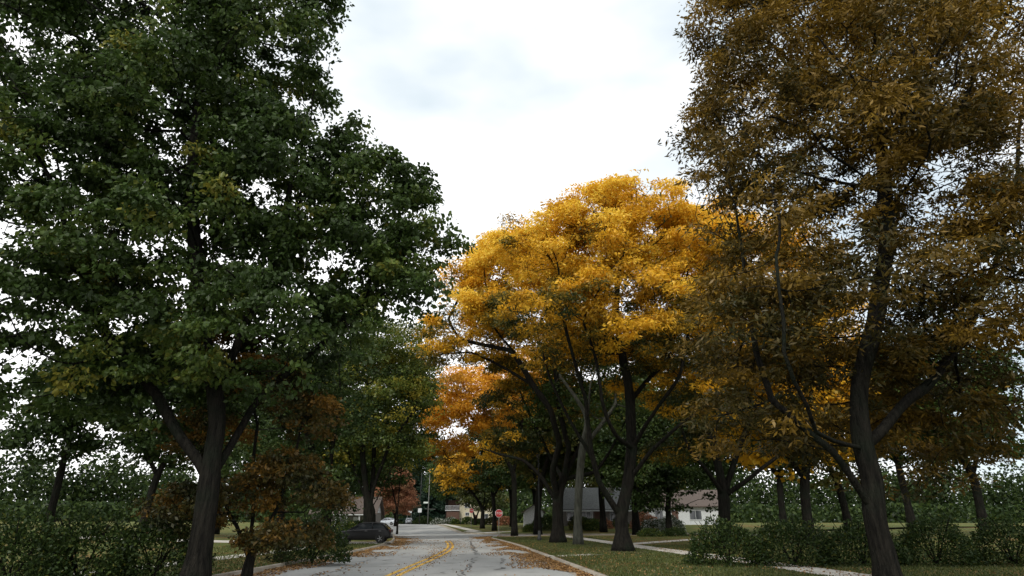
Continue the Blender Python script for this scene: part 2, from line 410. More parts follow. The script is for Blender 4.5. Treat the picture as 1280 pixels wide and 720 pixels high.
# ---- second golden tree (49 m)
D = 49
b = gz(xat(697, D), D)
limbs = [((-1, 0), [b, (b[0], b[1], b[2] + 1.2), at(697, 628, D), at(704, 600, D)]),
         ((0, 3), [at(716, 575, D), at(735, 540, D), at(733, 500, D), at(725, 470, D + 1), at(735, 420, D + 1)]),
         ((0, 3), [at(712, 560, D - .5), at(700, 520, D - 1), at(695, 470, D - 2), at(690, 430, D - 2), at(680, 370, D - 2)]),
         ((0, 2), [at(690, 590, D - 1), at(700, 555, D - 2), at(690, 515, D - 3), at(665, 480, D - 3), at(642, 440, D - 4), at(610, 400, D - 4)]),
         ((0, 2), [at(680, 600, D), at(655, 575, D), at(625, 568, D + 1), at(600, 560, D + 1)]),
         ((3, 3), [at(630, 460, D - 2), at(590, 440, D - 2), at(555, 442, D - 2), at(530, 450, D - 2)]),
         ((3, 4), [at(600, 430, D), at(575, 425, D + 1), at(560, 400, D + 1)]),
         ((1, 2), [at(755, 470, D + 2), at(765, 420, D + 2)]),
         ((0, 3), [at(745, 590, D + 1), at(765, 560, D + 1), at(785, 520, D + 1)]), ((0, 3), [at(690, 575, D + 2), at(668, 530, D + 3), at(650, 490, D + 3)])]
lobes = []
for px, py, dd, rx, ry, rz in [(650, 338, 0, 4.9, 5, 3.5), (608, 345, 0, 3.0, 4, 2.8), (600, 392, -2, 3.3, 4, 1.9), (655, 400, -3, 4.2, 4, 1.8), (545, 433, -2, 2.3, 2.5, 1.4), (585, 428, 0, 2.6, 3, 1.1),
                               (710, 360, 1, 4, 4, 2.6), (700, 430, 2, 4.4, 4, 1.3), (618, 450, 0, 2.4, 3, 1.1), (740, 440, 3, 4, 4, 1.6), (680, 470, 3, 4, 3, 1.6), (720, 500, 4, 4, 3, 1.6), (650, 500, 4, 3.2, 3, 1.8), (575, 352, 0, 2.0, 3, 2.0), (560, 400, 0, 1.8, 2.5, 1.3), (640, 555, 3, 3, 3, 1.2)]:
    lobes.append((*at(px, py, D + dd), rx, ry, rz))
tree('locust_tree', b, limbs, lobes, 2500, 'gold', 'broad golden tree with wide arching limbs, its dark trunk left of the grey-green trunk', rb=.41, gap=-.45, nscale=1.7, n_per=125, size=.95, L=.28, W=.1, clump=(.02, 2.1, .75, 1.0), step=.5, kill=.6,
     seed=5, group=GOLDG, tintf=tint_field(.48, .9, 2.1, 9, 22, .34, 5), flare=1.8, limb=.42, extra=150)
# ---- third golden tree (72 m)
D = 72
b = gz(xat(643, D), D)
limbs = [((-1, 0), [b, (b[0], b[1], b[2] + 2), at(643, 610, D), at(642, 590, D)]),
         ((0, 3), [at(625, 560, D), at(600, 535, D), at(580, 510, D)]),
         ((0, 3), [at(650, 545, D), at(655, 500, D), at(650, 460, D)]),
         ((1, 0), [at(610, 575, D + 1), at(585, 570, D + 1), at(560, 575, D + 1)])]
lobes = [(*at(px, py, D + dd), rx, ry, rz) for px, py, dd, rx, ry, rz in
         [(583, 490, 0, 4.2, 4.5, 3.3), (572, 528, 0, 4.0, 4.5, 3.2), (610, 512, -2, 4.0, 4, 2.4), (650, 480, 0, 5, 5, 3.5), (560, 560, 1, 3.2, 3, 2.0)]]
tree('locust_tree', b, limbs, lobes, 950, 'amber', 'amber tree leaning over the road, its slim trunk beside the street corner', rb=.3, gap=-.4, clump=(-.10, 2.2, .8, .6), nscale=2.0, n_per=85, size=1.15, L=.3, W=.12,
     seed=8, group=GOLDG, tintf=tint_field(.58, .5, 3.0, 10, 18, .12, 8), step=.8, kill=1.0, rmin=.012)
# ---- fourth golden tree beyond the side street (112 m)
D = 112
b = gz(xat(603, D), D)
limbs = [((-1, 0), [b, (b[0], b[1], b[2] + 2.2), at(604, 638, D)]),
         ((0, 2), [at(596, 622, D), at(585, 610, D), at(570, 603, D)]),
         ((0, 2), [at(606, 620, D), at(608, 600, D)]),
         ((0, 2), [at(612, 622, D), at(622, 608, D)])]
lobes = [(*at(px, py, D + dd), rx, ry, rz) for px, py, dd, rx, ry, rz in
         [(582, 588, 0, 5.2, 5, 2.9), (562, 602, 0, 2.8, 4, 2.2), (610, 590, 0, 4.6, 5, 2.8), (628, 602, 2, 3.0, 4, 2.0)]]
tree('locust_tree', b, limbs, lobes, 520, 'gold', 'low spreading golden tree beyond the side street, in front of the cream house', rb=.33, gap=-.2, nscale=2.4, n_per=42, size=1.3, L=.42, W=.18,
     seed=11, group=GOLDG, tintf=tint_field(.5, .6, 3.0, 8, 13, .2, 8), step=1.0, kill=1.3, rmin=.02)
# ---- close golden-brown tree at the far right of the view
D = 15
b = gz(xat(1095, D), D)
limbs = [((-1, 0), [b, (b[0], b[1], b[2] + 1.3), at(1092, 640, D)]),
         ((0, 2), [at(1078, 560, D), at(1072, 500, D), at(1090, 420, D), at(1110, 300, D), at(1100, 180, D)]),
         ((0, 2), [at(1060, 590, D - .3), at(1010, 540, D - .6), at(965, 500, D - .6), at(945, 440, D - .5), at(930, 360, D)]),
         ((1, 0), [at(1120, 515, D), at(1170, 470, D + .5), at(1210, 410, D + 1), at(1245, 330, D + 1)]),
         ((1, 0), [at(1020, 540, D - 1.5), at(980, 440, D - 2.5), at(970, 320, D - 2.5)])]
lobes = [(*at(px, py, D + dd), rx, ry, rz) for px, py, dd, rx, ry, rz in
         [(930, 420, 0, 1.7, 2.4, 1.9), (945, 280, 0, 1.7, 2.6, 2.2), (1020, 200, 0, 2.8, 3.5, 2.5), (1110, 130, 0, 3.2, 3.5, 2.8), (1200, 250, 0, 3.0, 3, 2.6), (1100, 380, 0, 3.0, 3, 1.7),
          (1210, 450, 1, 2.8, 3, 1.8), (1010, 60, 1, 3.0, 3.5, 2.6), (1130, -40, 1, 3.5, 3.5, 2.6), (945, 120, 1, 2.0, 3, 2.2), (1250, 80, 1, 3, 3, 3), (965, -60, 1, 2.8, 3, 2.2), (940, 530, 1, 1.6, 2, .8), (1180, 520, 2, 2.5, 2, 1.0), (905, 20, 0, 1.0, 2, 1.6), (895, 180, 0, .8, 2, 1.8), (1020, 470, 2, 2.4, 2, 1.4), (1110, 560, 3, 3.5, 2, 1.2), (1250, 330, 0, 2.6, 3, 2.2)]]
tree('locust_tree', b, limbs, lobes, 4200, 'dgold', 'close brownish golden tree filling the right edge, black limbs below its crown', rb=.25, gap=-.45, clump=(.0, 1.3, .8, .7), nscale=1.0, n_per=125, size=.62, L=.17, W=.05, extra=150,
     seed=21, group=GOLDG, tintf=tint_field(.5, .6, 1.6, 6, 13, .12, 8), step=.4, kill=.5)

# ---- golden tree between the nearest one and the picture edge
D = 41
b = gz(xat(905, D), D)
limbs = [((-1, 0), [b, (b[0], b[1], b[2] + 1.2), at(905, 620, D)]),
         ((0, 2), [at(892, 560, D), at(880, 500, D), at(872, 420, D), at(880, 340, D)]),
         ((0, 2), [at(920, 570, D), at(950, 500, D), at(965, 420, D)]),
         ((0, 2), [at(885, 590, D - 1), at(860, 560, D - 2), at(845, 500, D - 2)]),
         ((0, 2), [at(935, 600, D - 1), at(985, 560, D - 2), at(1010, 500, D - 2)])]
lobes = [(*at(px, py, D + dd), rx, ry, rz) for px, py, dd, rx, ry, rz in
         [(880, 320, 0, 4.4, 4.5, 3.6), (950, 340, 0, 4.5, 4.5, 3.6), (865, 430, 0, 3.4, 4, 2.4), (960, 450, 0, 4.5, 4, 2.2), (1010, 420, 0, 3.6, 4, 2.8), (900, 500, 2, 4, 3, 1.8), (860, 560, 3, 3, 3, 1.2), (990, 530, 2, 3.5, 3, 1.4)]]
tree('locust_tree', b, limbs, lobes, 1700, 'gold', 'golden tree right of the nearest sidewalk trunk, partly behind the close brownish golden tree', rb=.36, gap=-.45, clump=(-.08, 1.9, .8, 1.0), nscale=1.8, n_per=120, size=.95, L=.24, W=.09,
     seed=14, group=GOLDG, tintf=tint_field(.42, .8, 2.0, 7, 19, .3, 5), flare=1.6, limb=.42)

# ---- green trunks among the golden ones
D = 45
b = gz(xat(722, D), D)
limbs = [((-1, 0), [b, (b[0], b[1], b[2] + 1.3), at(724, 600, D), at(728, 560, D), at(735, 520, D), at(738, 480, D)]), ((0, 3), [at(745, 540, D + 1), at(770, 505, D + 2)]), ((0, 4), [at(715, 490, D), at(700, 470, D + 1)])]
lobes = [(*at(px, py, D + dd), rx, ry, rz) for px, py, dd, rx, ry, rz in [(735, 475, 4, 4.5, 3, 3.2), (770, 510, 4, 4, 3, 2.4), (700, 505, 4, 3.6, 3, 2.2), (745, 420, 3, 4, 3, 2.0)]]
tree('maple_tree', b, limbs, lobes, 380, 'green', 'slim tree with a pale grey-green trunk between the two thick dark trunks', rb=.28, bark='gbark', gap=-.2, n_per=44, size=1.0, L=.2, W=.13, seed=31, group=GREENG, step=.7, kill=.9,
     tintf=tint_field(.5, .6, 2.5, seed=3), rmin=.01)
D = 74
b = gz(xat(836, D), D)
limbs = [((-1, 0), [b, (b[0], b[1], b[2] + 2.3), at(836, 610, D), at(834, 580, D), at(830, 545, D)])]
lobes = [(*at(px, py, D + dd), rx, ry, rz) for px, py, dd, rx, ry, rz in [(830, 590, 0, 5.5, 5, 3.6), (800, 600, 0, 4.5, 4, 2.6), (830, 530, 0, 5.5, 5, 4), (868, 600, 0, 4.5, 4, 4), (790, 560, 0, 4, 4, 3.4), (812, 628, 0, 3, 3, 1.2)]]
tree('maple_tree', b, limbs, lobes, 600, 'dgreen', 'dark green tree beyond the sidewalk at the right, low crown over flowering shrubs', rb=.3, gap=-.3, n_per=46, size=1.3, L=.34, W=.22, seed=33, group=GREENG, step=.9, kill=1.2, rmin=.02)

# ---- close green tree, upper left
D = 17
b = gz(xat(255, D), D)
limbs = [((-1, 0), [b, (b[0], b[1], b[2] + 1.4), at(262, 600, D), at(270, 500, D)]),
         ((0, 3), [at(300, 420, D), at(340, 330, D + .5), at(370, 200, D + .5)]),
         ((0, 3), [at(250, 400, D), at(240, 250, D), at(250, 80, D)]),
         ((0, 2), [at(320, 500, D + 1), at(390, 440, D + 2), at(450, 390, D + 2), at(500, 350, D + 2)]),
         ((0, 2), [at(200, 500, D), at(120, 400, D), at(80, 280, D)]),
         ((3, 2), [at(470, 330, D + 2), at(500, 290, D + 2)])]
lobes = [(*at(px, py, D + dd), rx, ry, rz) for px, py, dd, rx, ry, rz in
         [(480, 262, 1, 1.8, 2.2, 1.7), (522, 302, 1, 1.25, 1.8, 1.0), (553, 303, 1, .6, .9, .4), (508, 232, 1, .7, 1.0, .6), (512, 375, 1, 1.4, 1.8, 1.0), (480, 360, 1, 1.7, 2.0, 1.3), (440, 195, 1, 1.0, 1.5, 1.2), (415, 320, 1, 2.2, 2.6, 2.4), (345, 240, 0, 2.0, 3, 2.8),
          (330, 80, 0, 2.2, 3, 2.8), (230, 160, 0, 3.2, 3.6, 3.4), (200, 330, 0, 3.4, 3.6, 3.0), (90, 230, 0, 3.2, 3.5, 3.5), (70, 420, 0, 3.0, 3, 2.6), (330, 420, 0, 3, 3, 2.0), (370, -30, 0, 1.6, 2.5, 2.2), (190, 20, 0, 3.4, 3.5, 3),
          (200, 490, 1, 2.4, 2.5, 1.4), (60, 60, 0, 3, 3.5, 3)]]
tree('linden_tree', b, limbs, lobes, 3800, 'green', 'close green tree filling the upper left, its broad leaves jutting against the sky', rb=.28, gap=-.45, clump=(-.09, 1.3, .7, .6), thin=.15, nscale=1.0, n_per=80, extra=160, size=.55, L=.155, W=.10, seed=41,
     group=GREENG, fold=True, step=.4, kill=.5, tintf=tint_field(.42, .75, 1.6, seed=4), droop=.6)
# ---- russet-gold small tree, lower left edge
D = 19
b = gz(xat(318, D), D)
limbs = [((-1, 0), [b, (b[0], b[1], b[2] + .5)]), ((0, 1), [at(345, 640, D), at(372, 560, D), at(385, 500, D)]), ((0, 1), [at(285, 640, D), at(262, 570, D), at(235, 520, D)]), ((0, 1), [at(318, 620, D + .5), at(322, 530, D), at(310, 450, D)]),
         ((1, 0), [at(380, 640, D), at(405, 610, D)]), ((2, 0), [at(250, 650, D), at(225, 640, D)])]
lobes = [(*at(px, py, D + dd), rx, ry, rz) for px, py, dd, rx, ry, rz in [(385, 520, 0, 1.0, 1.2, .8), (360, 590, 0, 1.1, 1.2, .7), (255, 545, 0, 1.4, 1.2, .8), (320, 480, 0, 1.5, 1.2, .9), (402, 620, 0, .7, 1, .7), (300, 620, 0, 1.3, 1.2, .7), (230, 640, 0, 1.1, 1.2, .8), (355, 675, 0, 1.3, 1.2, .6), (290, 430, 0, 1.0, 1, .6)]]
tree('ornamental_tree', b, limbs, lobes, 900, 'rust', 'small rusty brown leaved tree with several stems under the close green tree', rb=.12, gap=.0, nscale=.55, n_per=42, size=.4, L=.12, W=.06, seed=43, step=.3, kill=.4, r_tip=.006,
     tintf=tint_field(.5, 1.0, .9, seed=7))

# ---- green trees of the left side of the street
def side_tree(px, D, lobes_px, n, mat, label, rb, seed, stems, **kw):
    b = gz(xat(px, D), D)
    limbs = [((-1, 0), [b, (b[0], b[1], b[2] + 1.2), at(px, stems[0], D)])]
    for st in stems[1:]: limbs.append(((0, 2), [at(x, y, D + d) for x, y, d in st]))
    lb = [(*at(x, y, D + d), rx, ry, rz) for x, y, d, rx, ry, rz in lobes_px]
    tree('street_tree', b, limbs, lb, n, mat, label, rb=rb, seed=seed, group=GREENG, **kw)
side_tree(462, 60, [(465, 470, 0, 4.5, 4.5, 4.0), (505, 500, 0, 3.6, 4, 3.2), (440, 420, 0, 4, 4, 3.6), (500, 435, 0, 3.6, 4, 3.0), (470, 560, 1, 4.6, 4, 2.6), (430, 540, 0, 4, 4, 3.2), (512, 560, 2, 2.4, 3, 1.6), (522, 455, 2, 2.6, 3, 2.0), (528, 500, 3, 2.2, 3, 2.0), (400, 480, 0, 5, 4, 4.5)], 1500, 'ygreen',
          'green tree with the thick many-stemmed trunk behind the black hatchback', .55, 51,
          [640, [(470, 600, 0), (485, 560, 0), (510, 525, 0), (520, 510, 0)], [(455, 590, 0), (452, 540, 0), (460, 480, 0)], [(466, 600, 1), (468, 540, 1), (475, 480, 1)], [(448, 600, 0), (430, 550, 0)], [(476, 615, 0), (490, 585, 0), (500, 560, 0)]],
          gap=-.24, n_per=46, size=1.15, L=.24, W=.16, step=.8, kill=1.0, rmin=.012, tintf=tint_field(.56, .9, 2.0, seed=9))
side_tree(408, 42, [(400, 450, 0, 4, 4, 3.0), (425, 520, 0, 2.6, 3, 2.2), (360, 520, 0, 4, 4, 3.5), (330, 600, 0, 3.5, 3, 3), (395, 600, 0, 2.6, 3, 2.4), (405, 640, 0, 2.0, 2, 1.2)], 520, 'dgreen',
          'dark green tree on the left lawn, left of the black hatchback', .32, 53, [630, [(415, 560, 0), (425, 500, 0)], [(390, 560, 0), (370, 500, 0)]], gap=-.3, n_per=46, size=1.0, L=.2, W=.14, step=.8, kill=1.0, rmin=.012)
side_tree(497, 84, [(505, 560, 0, 5, 4, 4), (520, 520, 0, 4.2, 4, 3.4), (480, 520, 0, 5, 4, 4), (532, 555, 0, 2.6, 3, 2.5), (525, 480, 0, 4.0, 4, 3.6), (490, 470, 0, 5, 4, 4), (470, 600, 0, 4, 4, 2.5)], 900, 'dgreen',
          'dark green tree with a thin trunk just in front of the russet tree', .11, 55, [640, [(500, 600, 0), (505, 560, 0)], [(488, 600, 0), (482, 560, 0)]], gap=-.2, n_per=42, size=1.4, L=.34, W=.2, step=1, kill=1.2, rmin=.02)
side_tree(494, 128, [(493, 612, 0, 3.9, 4, 4.2), (480, 628, 0, 2.8, 3, 2.6), (506, 628, 0, 2.4, 3, 2.8), (488, 600, 0, 2.6, 3, 2.6)], 420, 'red',
          'russet red tree beside the parked silver car, far down the street', .22, 57, [645, [(488, 630, 0), (484, 615, 0)], [(498, 630, 0), (500, 612, 0)]], gap=-.35, n_per=110, size=1.1, L=.24, W=.16, step=1, kill=1.3, rmin=.02)
side_tree(594, 135, [(596, 622, 0, 4.2, 4, 3.2), (612, 628, 0, 4.0, 4, 2.6), (590, 600, 0, 5, 4, 3.2)], 300, 'olive',
          'olive brown tree close against the cream house', .25, 59, [650, [(590, 635, 0), (588, 620, 0)], [(600, 635, 0), (606, 620, 0)]], gap=-.3, n_per=42, size=1.3, L=.4, W=.26, step=1.1, kill=1.4, rmin=.03)

# ---- spruces at the end of the street
def spruce(x, y, h, r, label, seed):
    rr = np.random.default_rng(seed); root = empty('spruce_tree', gz(x, y), 0, label, 'tree', 'dark spruces at the end of the street')
    MB().tube([(0, 0, 0), (0, 0, h * .5), (.05, 0, h)], [.22, .14, .02], 7).build('trunk', M['bark'], root, smooth=True)
    P = []; Dd = []
    for lv in np.arange(.03, 1, .028):
        nb = int(7 + 7 * (1 - lv)); rad = r * (1 - lv) ** .8 * (.85 + .3 * rr.random())
        for k in range(nb):
            a = rr.random() * 6.283; bl = rad * (.7 + .45 * rr.random()); m = int(14 + bl * 26)
            t = rr.random(m) ** .7; q = np.stack([np.cos(a) * bl * t, np.sin(a) * bl * t, lv * h - .28 * bl * t + .1 * bl * t * t], 1)
            q += rr.normal(size=(m, 3)) * np.array([.16, .16, .1]); P.append(q)
            Dd.append(np.tile([np.cos(a), np.sin(a), -.5], (m, 1)) + rr.normal(size=(m, 3)) * .5)
    P = np.concatenate(P); Dd = np.concatenate(Dd); n = len(P)
    leaves(P, Dd, .42 * (.6 + .8 * rr.random(n)), .16 * (.6 + .8 * rr.random(n)), rr.random(n), 'crown', M['needle'], root)
for px, D, h, r, lb in [(518, 175, 17, 5, 'dark spruce just right of the russet tree'), (537, 168, 14, 5.2, 'wide dark spruce directly behind the pole with the street name plate'),
                        (556, 172, 15.5, 5.6, 'dark spruce between the street name pole and the cream house'), (546, 190, 22, 6.5, 'tallest dark spruce, standing behind the row of spruces'), (571, 180, 13, 4.6, 'dark spruce rising behind the brown garage wing of the cream house')]:
    spruce(xat(px, D), D, h, r, lb, int(px))

# ---- generic background trees (built once, copied)
def proto(mat, seed, h, n=330, tf=None):
    lb = [(0, 0, h * .55, h * .26, h * .26, h * .22), (h * .14, 0, h * .7, h * .2, h * .2, h * .18), (-h * .15, h * .04, h * .66, h * .2, h * .2, h * .2), (0, -h * .1, h * .82, h * .17, h * .17, h * .15), (h * .02, h * .08, h * .4, h * .22, h * .22, h * .12)]
    return tree('shade_tree', (0, 0, 0), [((-1, 0), [(0, 0, 0), (0, 0, h * .12), (.2, 0, h * .28)]), ((0, 2), [(h * .08, 0, h * .45), (h * .12, 0, h * .62)]), ((0, 2), [(-h * .09, 0, h * .45), (-h * .12, 0, h * .6)])],
                lb, n, mat, 'x', rb=.3, gap=-.3, nscale=2.6, n_per=52, size=1.35, L=.36, W=.24, seed=seed, step=1.0, kill=1.3, rmin=.02, tintf=tf, group='shade trees on the lawns behind the street')
protos = {'g': proto('green', 71, 17), 'd': proto('dgreen', 72, 18), 'o': proto('olive', 73, 16), 'y': proto('gold', 74, 15, tf=tint_field(.5, .6, 3, seed=2))}
used = set()
BG = [(523, 196, 1.45, 'd', 'tall dark shade tree rising behind the two poles at the end of the street'), (558, 150, 1.1, 'g', 'green shade tree between the low golden tree and the dark spruces'), (640, 118, 1.15, 'd', 'dark green shade tree behind the stop sign and the slim corner trunk'),
      (668, 105, 1.05, 'g', 'green shade tree rising over the white garage'),
      (700, 92, 1.25, 'g', 'bright green shade tree directly behind the thick trunk of the second golden tree'),
      (735, 118, 1.15, 'o', 'olive shade tree rising behind the grey shingle roof'),
      (770, 122, 1.25, 'g', 'leafy green shade tree behind the right end of the grey-roofed house'),
      (800, 108, 1.1, 'g', 'green shade tree behind the reddish shrub on the right lawn'),
      (850, 125, 1.3, 'o', 'olive shade tree behind the white house at right'),
      (905, 60, 1.0, 'd', 'dark shade tree right of the sidewalk, left of the close golden-brown tree'),
      (980, 75, 1.2, 'd', 'dark shade tree seen left of the close golden-brown trunk'),
      (1060, 55, 1.0, 'o', 'olive shade tree seen just behind the close golden-brown trunk'),
      (1140, 70, 1.2, 'd', 'dark shade tree seen right of the close golden-brown trunk'),
      (1230, 50, 1.0, 'g', 'green shade tree at the extreme right, under the close golden-brown crown'),
      (620, 150, 1.2, 'o', 'olive shade tree behind the right corner of the cream house'),
      (440, 105, 1.15, 'd', 'dark shade tree behind the white gabled house on the left'),
      (478, 150, 1.1, 'd', 'dark shade tree standing behind the russet tree'),
      (410, 80, 1.1, 'g', 'green shade tree beyond the dark green tree on the left lawn'),
      (350, 60, 1.0, 'd', 'dark shade tree behind the rusty brown small tree'),
      (270, 70, 1.2, 'g', 'green shade tree far behind the trunk of the close green tree'),
      (180, 55, 1.0, 'd', 'dark shade tree second from the left edge, low under the close green crown'),
      (60, 60, 1.1, 'd', 'dark shade tree at the extreme left edge'),
      (754, 88, 1.3, 'g', 'green shade tree whose thin dark trunk shows before the grey-roofed house'),
      (672, 84, 1.35, 'o', 'olive shade tree rising between the third and second golden trunks'),
      (795, 80, 1.3, 'g', 'mid green shade tree just behind the nearest golden trunk, crown under its limbs'),
      (618, 100, 1.0, 'd', 'dark shade tree behind the nearer stop sign, left of the slim corner trunk')]
for i, (px, D, s, k, lb) in enumerate(BG):
    o = protos[k] if k not in used else copy_tree(protos[k]); used.add(k)
    o.location = gz(xat(px, D), D); o.rotation_euler = (0, 0, i * 1.9); o.scale = (s, s, s); o['label'] = lb
if 'y' not in used:
    o = protos['y']; o.location = gz(xat(1010, 42), 42); o['label'] = 'yellow shade tree between dark ones behind the close golden-brown trunk'

# ---- far woods: one mass all round the end of the view
P = []
rr = np.random.default_rng(99)
for k in range(240):
    a = R(-78 + 156 * k / 239 + rr.normal() * .3); d = 225 + rr.random() * 110
    x, y = math.sin(a) * d, math.cos(a) * d; h = 15 + rr.random() * 9; m = 900
    dd = unit(rr.normal(size=(m, 3))); q = dd * (rr.random(m) ** .33)[:, None] * np.array([6.5, 6.5, h * .5]) * (1 + .2 * rr.normal(size=(m, 1)) * .5)
    P.append(q + np.array([x, y, g(x, y) + h * .5]))
    m = 420; a2 = a + rr.normal(size=m) * .018; d2 = d - 14 + rr.normal(size=m) * 3
    P.append(np.stack([np.sin(a2) * d2, np.cos(a2) * d2, g(x, y) + 5.5 * rr.random(m) ** 1.2], 1))
P = np.concatenate(P); n = len(P)
o = leaves(P, rr.normal(size=(n, 3)), 1.3 * (.5 + .9 * rr.random(n)), .8 * (.6 + .8 * rr.random(n)), rr.random(n) * .9, 'far_woods', M['dgreen'], None)
tag(o, 'dark wood closing off the view behind the houses', 'woods', kind='stuff')

# ------------------------------------------------------------------ ground, road, kerbs
def grid_strip(name, rows, mat, zoff, kind='structure', parent=None):
    """rows: list of lists of (x,y) of the same length"""
    V = [(x, y, g(x, y) + zoff) for r_ in rows for x, y in r_]; m = len(rows[0])
    F = [(i * m + j, i * m + j + 1, (i + 1) * m + j + 1, (i + 1) * m + j) for i in range(len(rows) - 1) for j in range(m - 1)]
    o = fastmesh(name, np.array(V), np.array(F), mat, None, parent)
    if kind: o['kind'] = kind
    return o
xs = list(np.concatenate([np.arange(-1500, -100, 100), np.arange(-100, 100, 2.5), np.arange(100, 1501, 100)]))
ys = list(np.concatenate([np.arange(-400, -40, 60), np.arange(-40, 260, 2.5), np.arange(260, 3001, 140)]))
grid_strip('ground', [[(x, y) for x in xs] for y in ys], M['ground'], -.12)
def rbound(y):
    if y <= 66: return lerp_tab(RK, y) + .1
    if y <= 92: return 7.5
    return lerp_tab(RF, y) + .1
rows = []
for y in np.arange(-30, 290, 1.0):
    a, b_ = lerp_tab(LK, y) - .1, rbound(y)
    rows.append([(a + (b_ - a) * t, y) for t in np.linspace(0, 1, 14)])
road = grid_strip('road', rows, M['road'], 0)
# yellow double line
for s in (-.16, .16):
    rows = [[(lerp_tab(CLN, y) + s - .08, y), (lerp_tab(CLN, y) + s + .08, y)] for y in np.arange(-10, 58, 1.0)]
    grid_strip('centre_line', rows, M['yellow'], .005, None, road)
# tar-sealed cracks
def crack(pts, w, seed):
    r = random.Random(seed); rows = []
    for i in range(len(pts) - 1):
        (x0, y0), (x1, y1) = pts[i], pts[i + 1]; m = max(2, int(math.dist(pts[i], pts[i + 1]) / .35))
        for k in range(m):
            t = k / m; jx, jy = r.gauss(0, .07), r.gauss(0, .05); ww = .6 * w * r.uniform(.4, 1.5)
            dx, dy = x1 - x0, y1 - y0; L = math.hypot(dx, dy); nx, ny = -dy / L, dx / L
            cx, cy = x0 + dx * t + jx, y0 + dy * t + jy
            rows.append([(cx - nx * ww, cy - ny * ww), (cx + nx * ww, cy + ny * ww)])
    grid_strip('tar_crack', rows, M['tar'], .006, None, road)
def gp(px, py):
    a = (px - 640) / FPX; b_ = -(py - 360) / FPX; d = (a, cp - b_ * sp, sp + b_ * cp); k = -HC / d[2]
    return (d[0] * k, d[1] * k)
crack([gp(573, 722), gp(582, 712), gp(591, 704), gp(596, 696)], .06, 1)
crack([gp(596, 694), gp(592, 686), gp(589, 680), gp(588, 676)], .09, 2)
crack([gp(556, 717), gp(548, 714)], .06, 3); crack([gp(478, 701), gp(492, 699)], .12, 4)
crack([gp(622, 712), gp(632, 708)], .10, 5); crack([gp(580, 676), gp(592, 676)], .3, 6)
crack([gp(438, 703), gp(458, 701)], .12, 7); crack([gp(625, 705), gp(630, 701), gp(628, 697)], .06, 8)
crack([(-6, 5), (-6.4, 14), (-5.9, 24), (-6.6, 33), (-6.8, 45)], .04, 9)
crack([gp(500, 672), gp(540, 670)], .25, 10)

def offs(poly, d):
    out = []
    for i, p in enumerate(poly):
        a, c = poly[max(0, i - 1)], poly[min(len(poly) - 1, i + 1)]
        tx, ty = c[0] - a[0], c[1] - a[1]; L = math.hypot(tx, ty); out.append((p[0] - ty / L * d, p[1] + tx / L * d))
    return out
def kerb(poly, side):
    """side +1: lawn lies to the left of the walking direction"""
    V = []; prof = [(-.45, .004), (0, .012), (.02, .12), (.17, .135), (.19, -.1)]
    lines = [offs(poly, side * d) for d, z in prof]
    for i in range(len(poly)):
        for (d, z), ln in zip(prof, lines): V.append((*ln[i], g(*ln[i]) + z))
    m = len(prof); F = [(i * m + j, i * m + j + 1, (i + 1) * m + j + 1, (i + 1) * m + j) for i in range(len(poly) - 1) for j in range(m - 1)]
    o = fastmesh('kerb', np.array(V), np.array(F), M['kerb']); o['kind'] = 'structure'
def lawn(poly, far, side, name='lawn'):
    """grid from the kerb to the matching far points"""
    inner = offs(poly, side * .16); rows = []
    ts = [0, .004, .01, .02, .035, .055, .08, .11, .15, .2, .26, .33, .41, .5, .6, .7, .8, .9, 1]
    for p, q in zip(inner, far): rows.append([(p[0] + (q[0] - p[0]) * t, p[1] + (q[1] - p[1]) * t) for t in ts])
    return grid_strip(name, rows, M['lawn'], .105)
yy = [y for y in np.arange(-30, 62.1, 1.0)]
kr = [(lerp_tab(RK, y), y) for y in yy]
x0 = kr[-1][0]
for k in range(1, 9):   # corner into the side street
    a = R(90 * k / 8); kr.append((x0 + 12 * (1 - math.cos(a)) * .9 - .16 * 12 * math.sin(a) * .5, 62 + 13 * math.sin(a)))
kr += [(x0 + 10.8 + 1.5 * k, 75 + .02 * k) for k in range(0, 20)]
n1 = len(kr)
kerb(kr, -1); lawn(kr, [(75, -30 + 105.3 * i / (n1 - 1)) for i in range(n1)], -1)
kl = [(lerp_tab(LK, y), y) for y in np.arange(-30, 285, 1.5)]
kerb(kl, 1); lawn(kl, [(-140, y * 1.0) for x, y in kl], 1)
kf = [(30 - 1.5 * k, 84) for k in range(0, 19)]
xe = kf[-1][0]; tgt = lerp_tab(RF, 96)
for k in range(1, 9):
    t = k / 8; a = R(90 * t); kf.append((xe - (xe - tgt) * math.sin(a) ** 1.0, 84 + 12 * (1 - math.cos(a))))
kf += [(lerp_tab(RF, y), y) for y in np.arange(98, 285, 2)]
nf = len(kf)
kerb(kf, -1); lawn(kf, [(110, 84 + (200) * (i / (nf - 1))) for i in range(nf)], -1)

def soil(px, D, r0, seed):
    r = random.Random(seed); cx, k = xat(px, D), 22; rows = []
    for j in range(k + 1):
        a = 2 * math.pi * (j % k) / k; q = r0 * (1 + .3 * noise.noise(Vector((math.cos(a) * 1.3, math.sin(a) * 1.3, seed))))
        rows.append([(cx, D), (cx + q * .5 * math.cos(a), D + q * .5 * math.sin(a)), (cx + q * math.cos(a), D + q * math.sin(a))])
    grid_strip('soil', rows, M['mulch'], .112)
for a_ in ((777, 35, 1.5, 1), (697, 49, 1.6, 2), (722, 45, 1.0, 3), (643, 70, 1.5, 4), (462, 60, 1.8, 5), (905, 41, 1.4, 6)): soil(*a_)
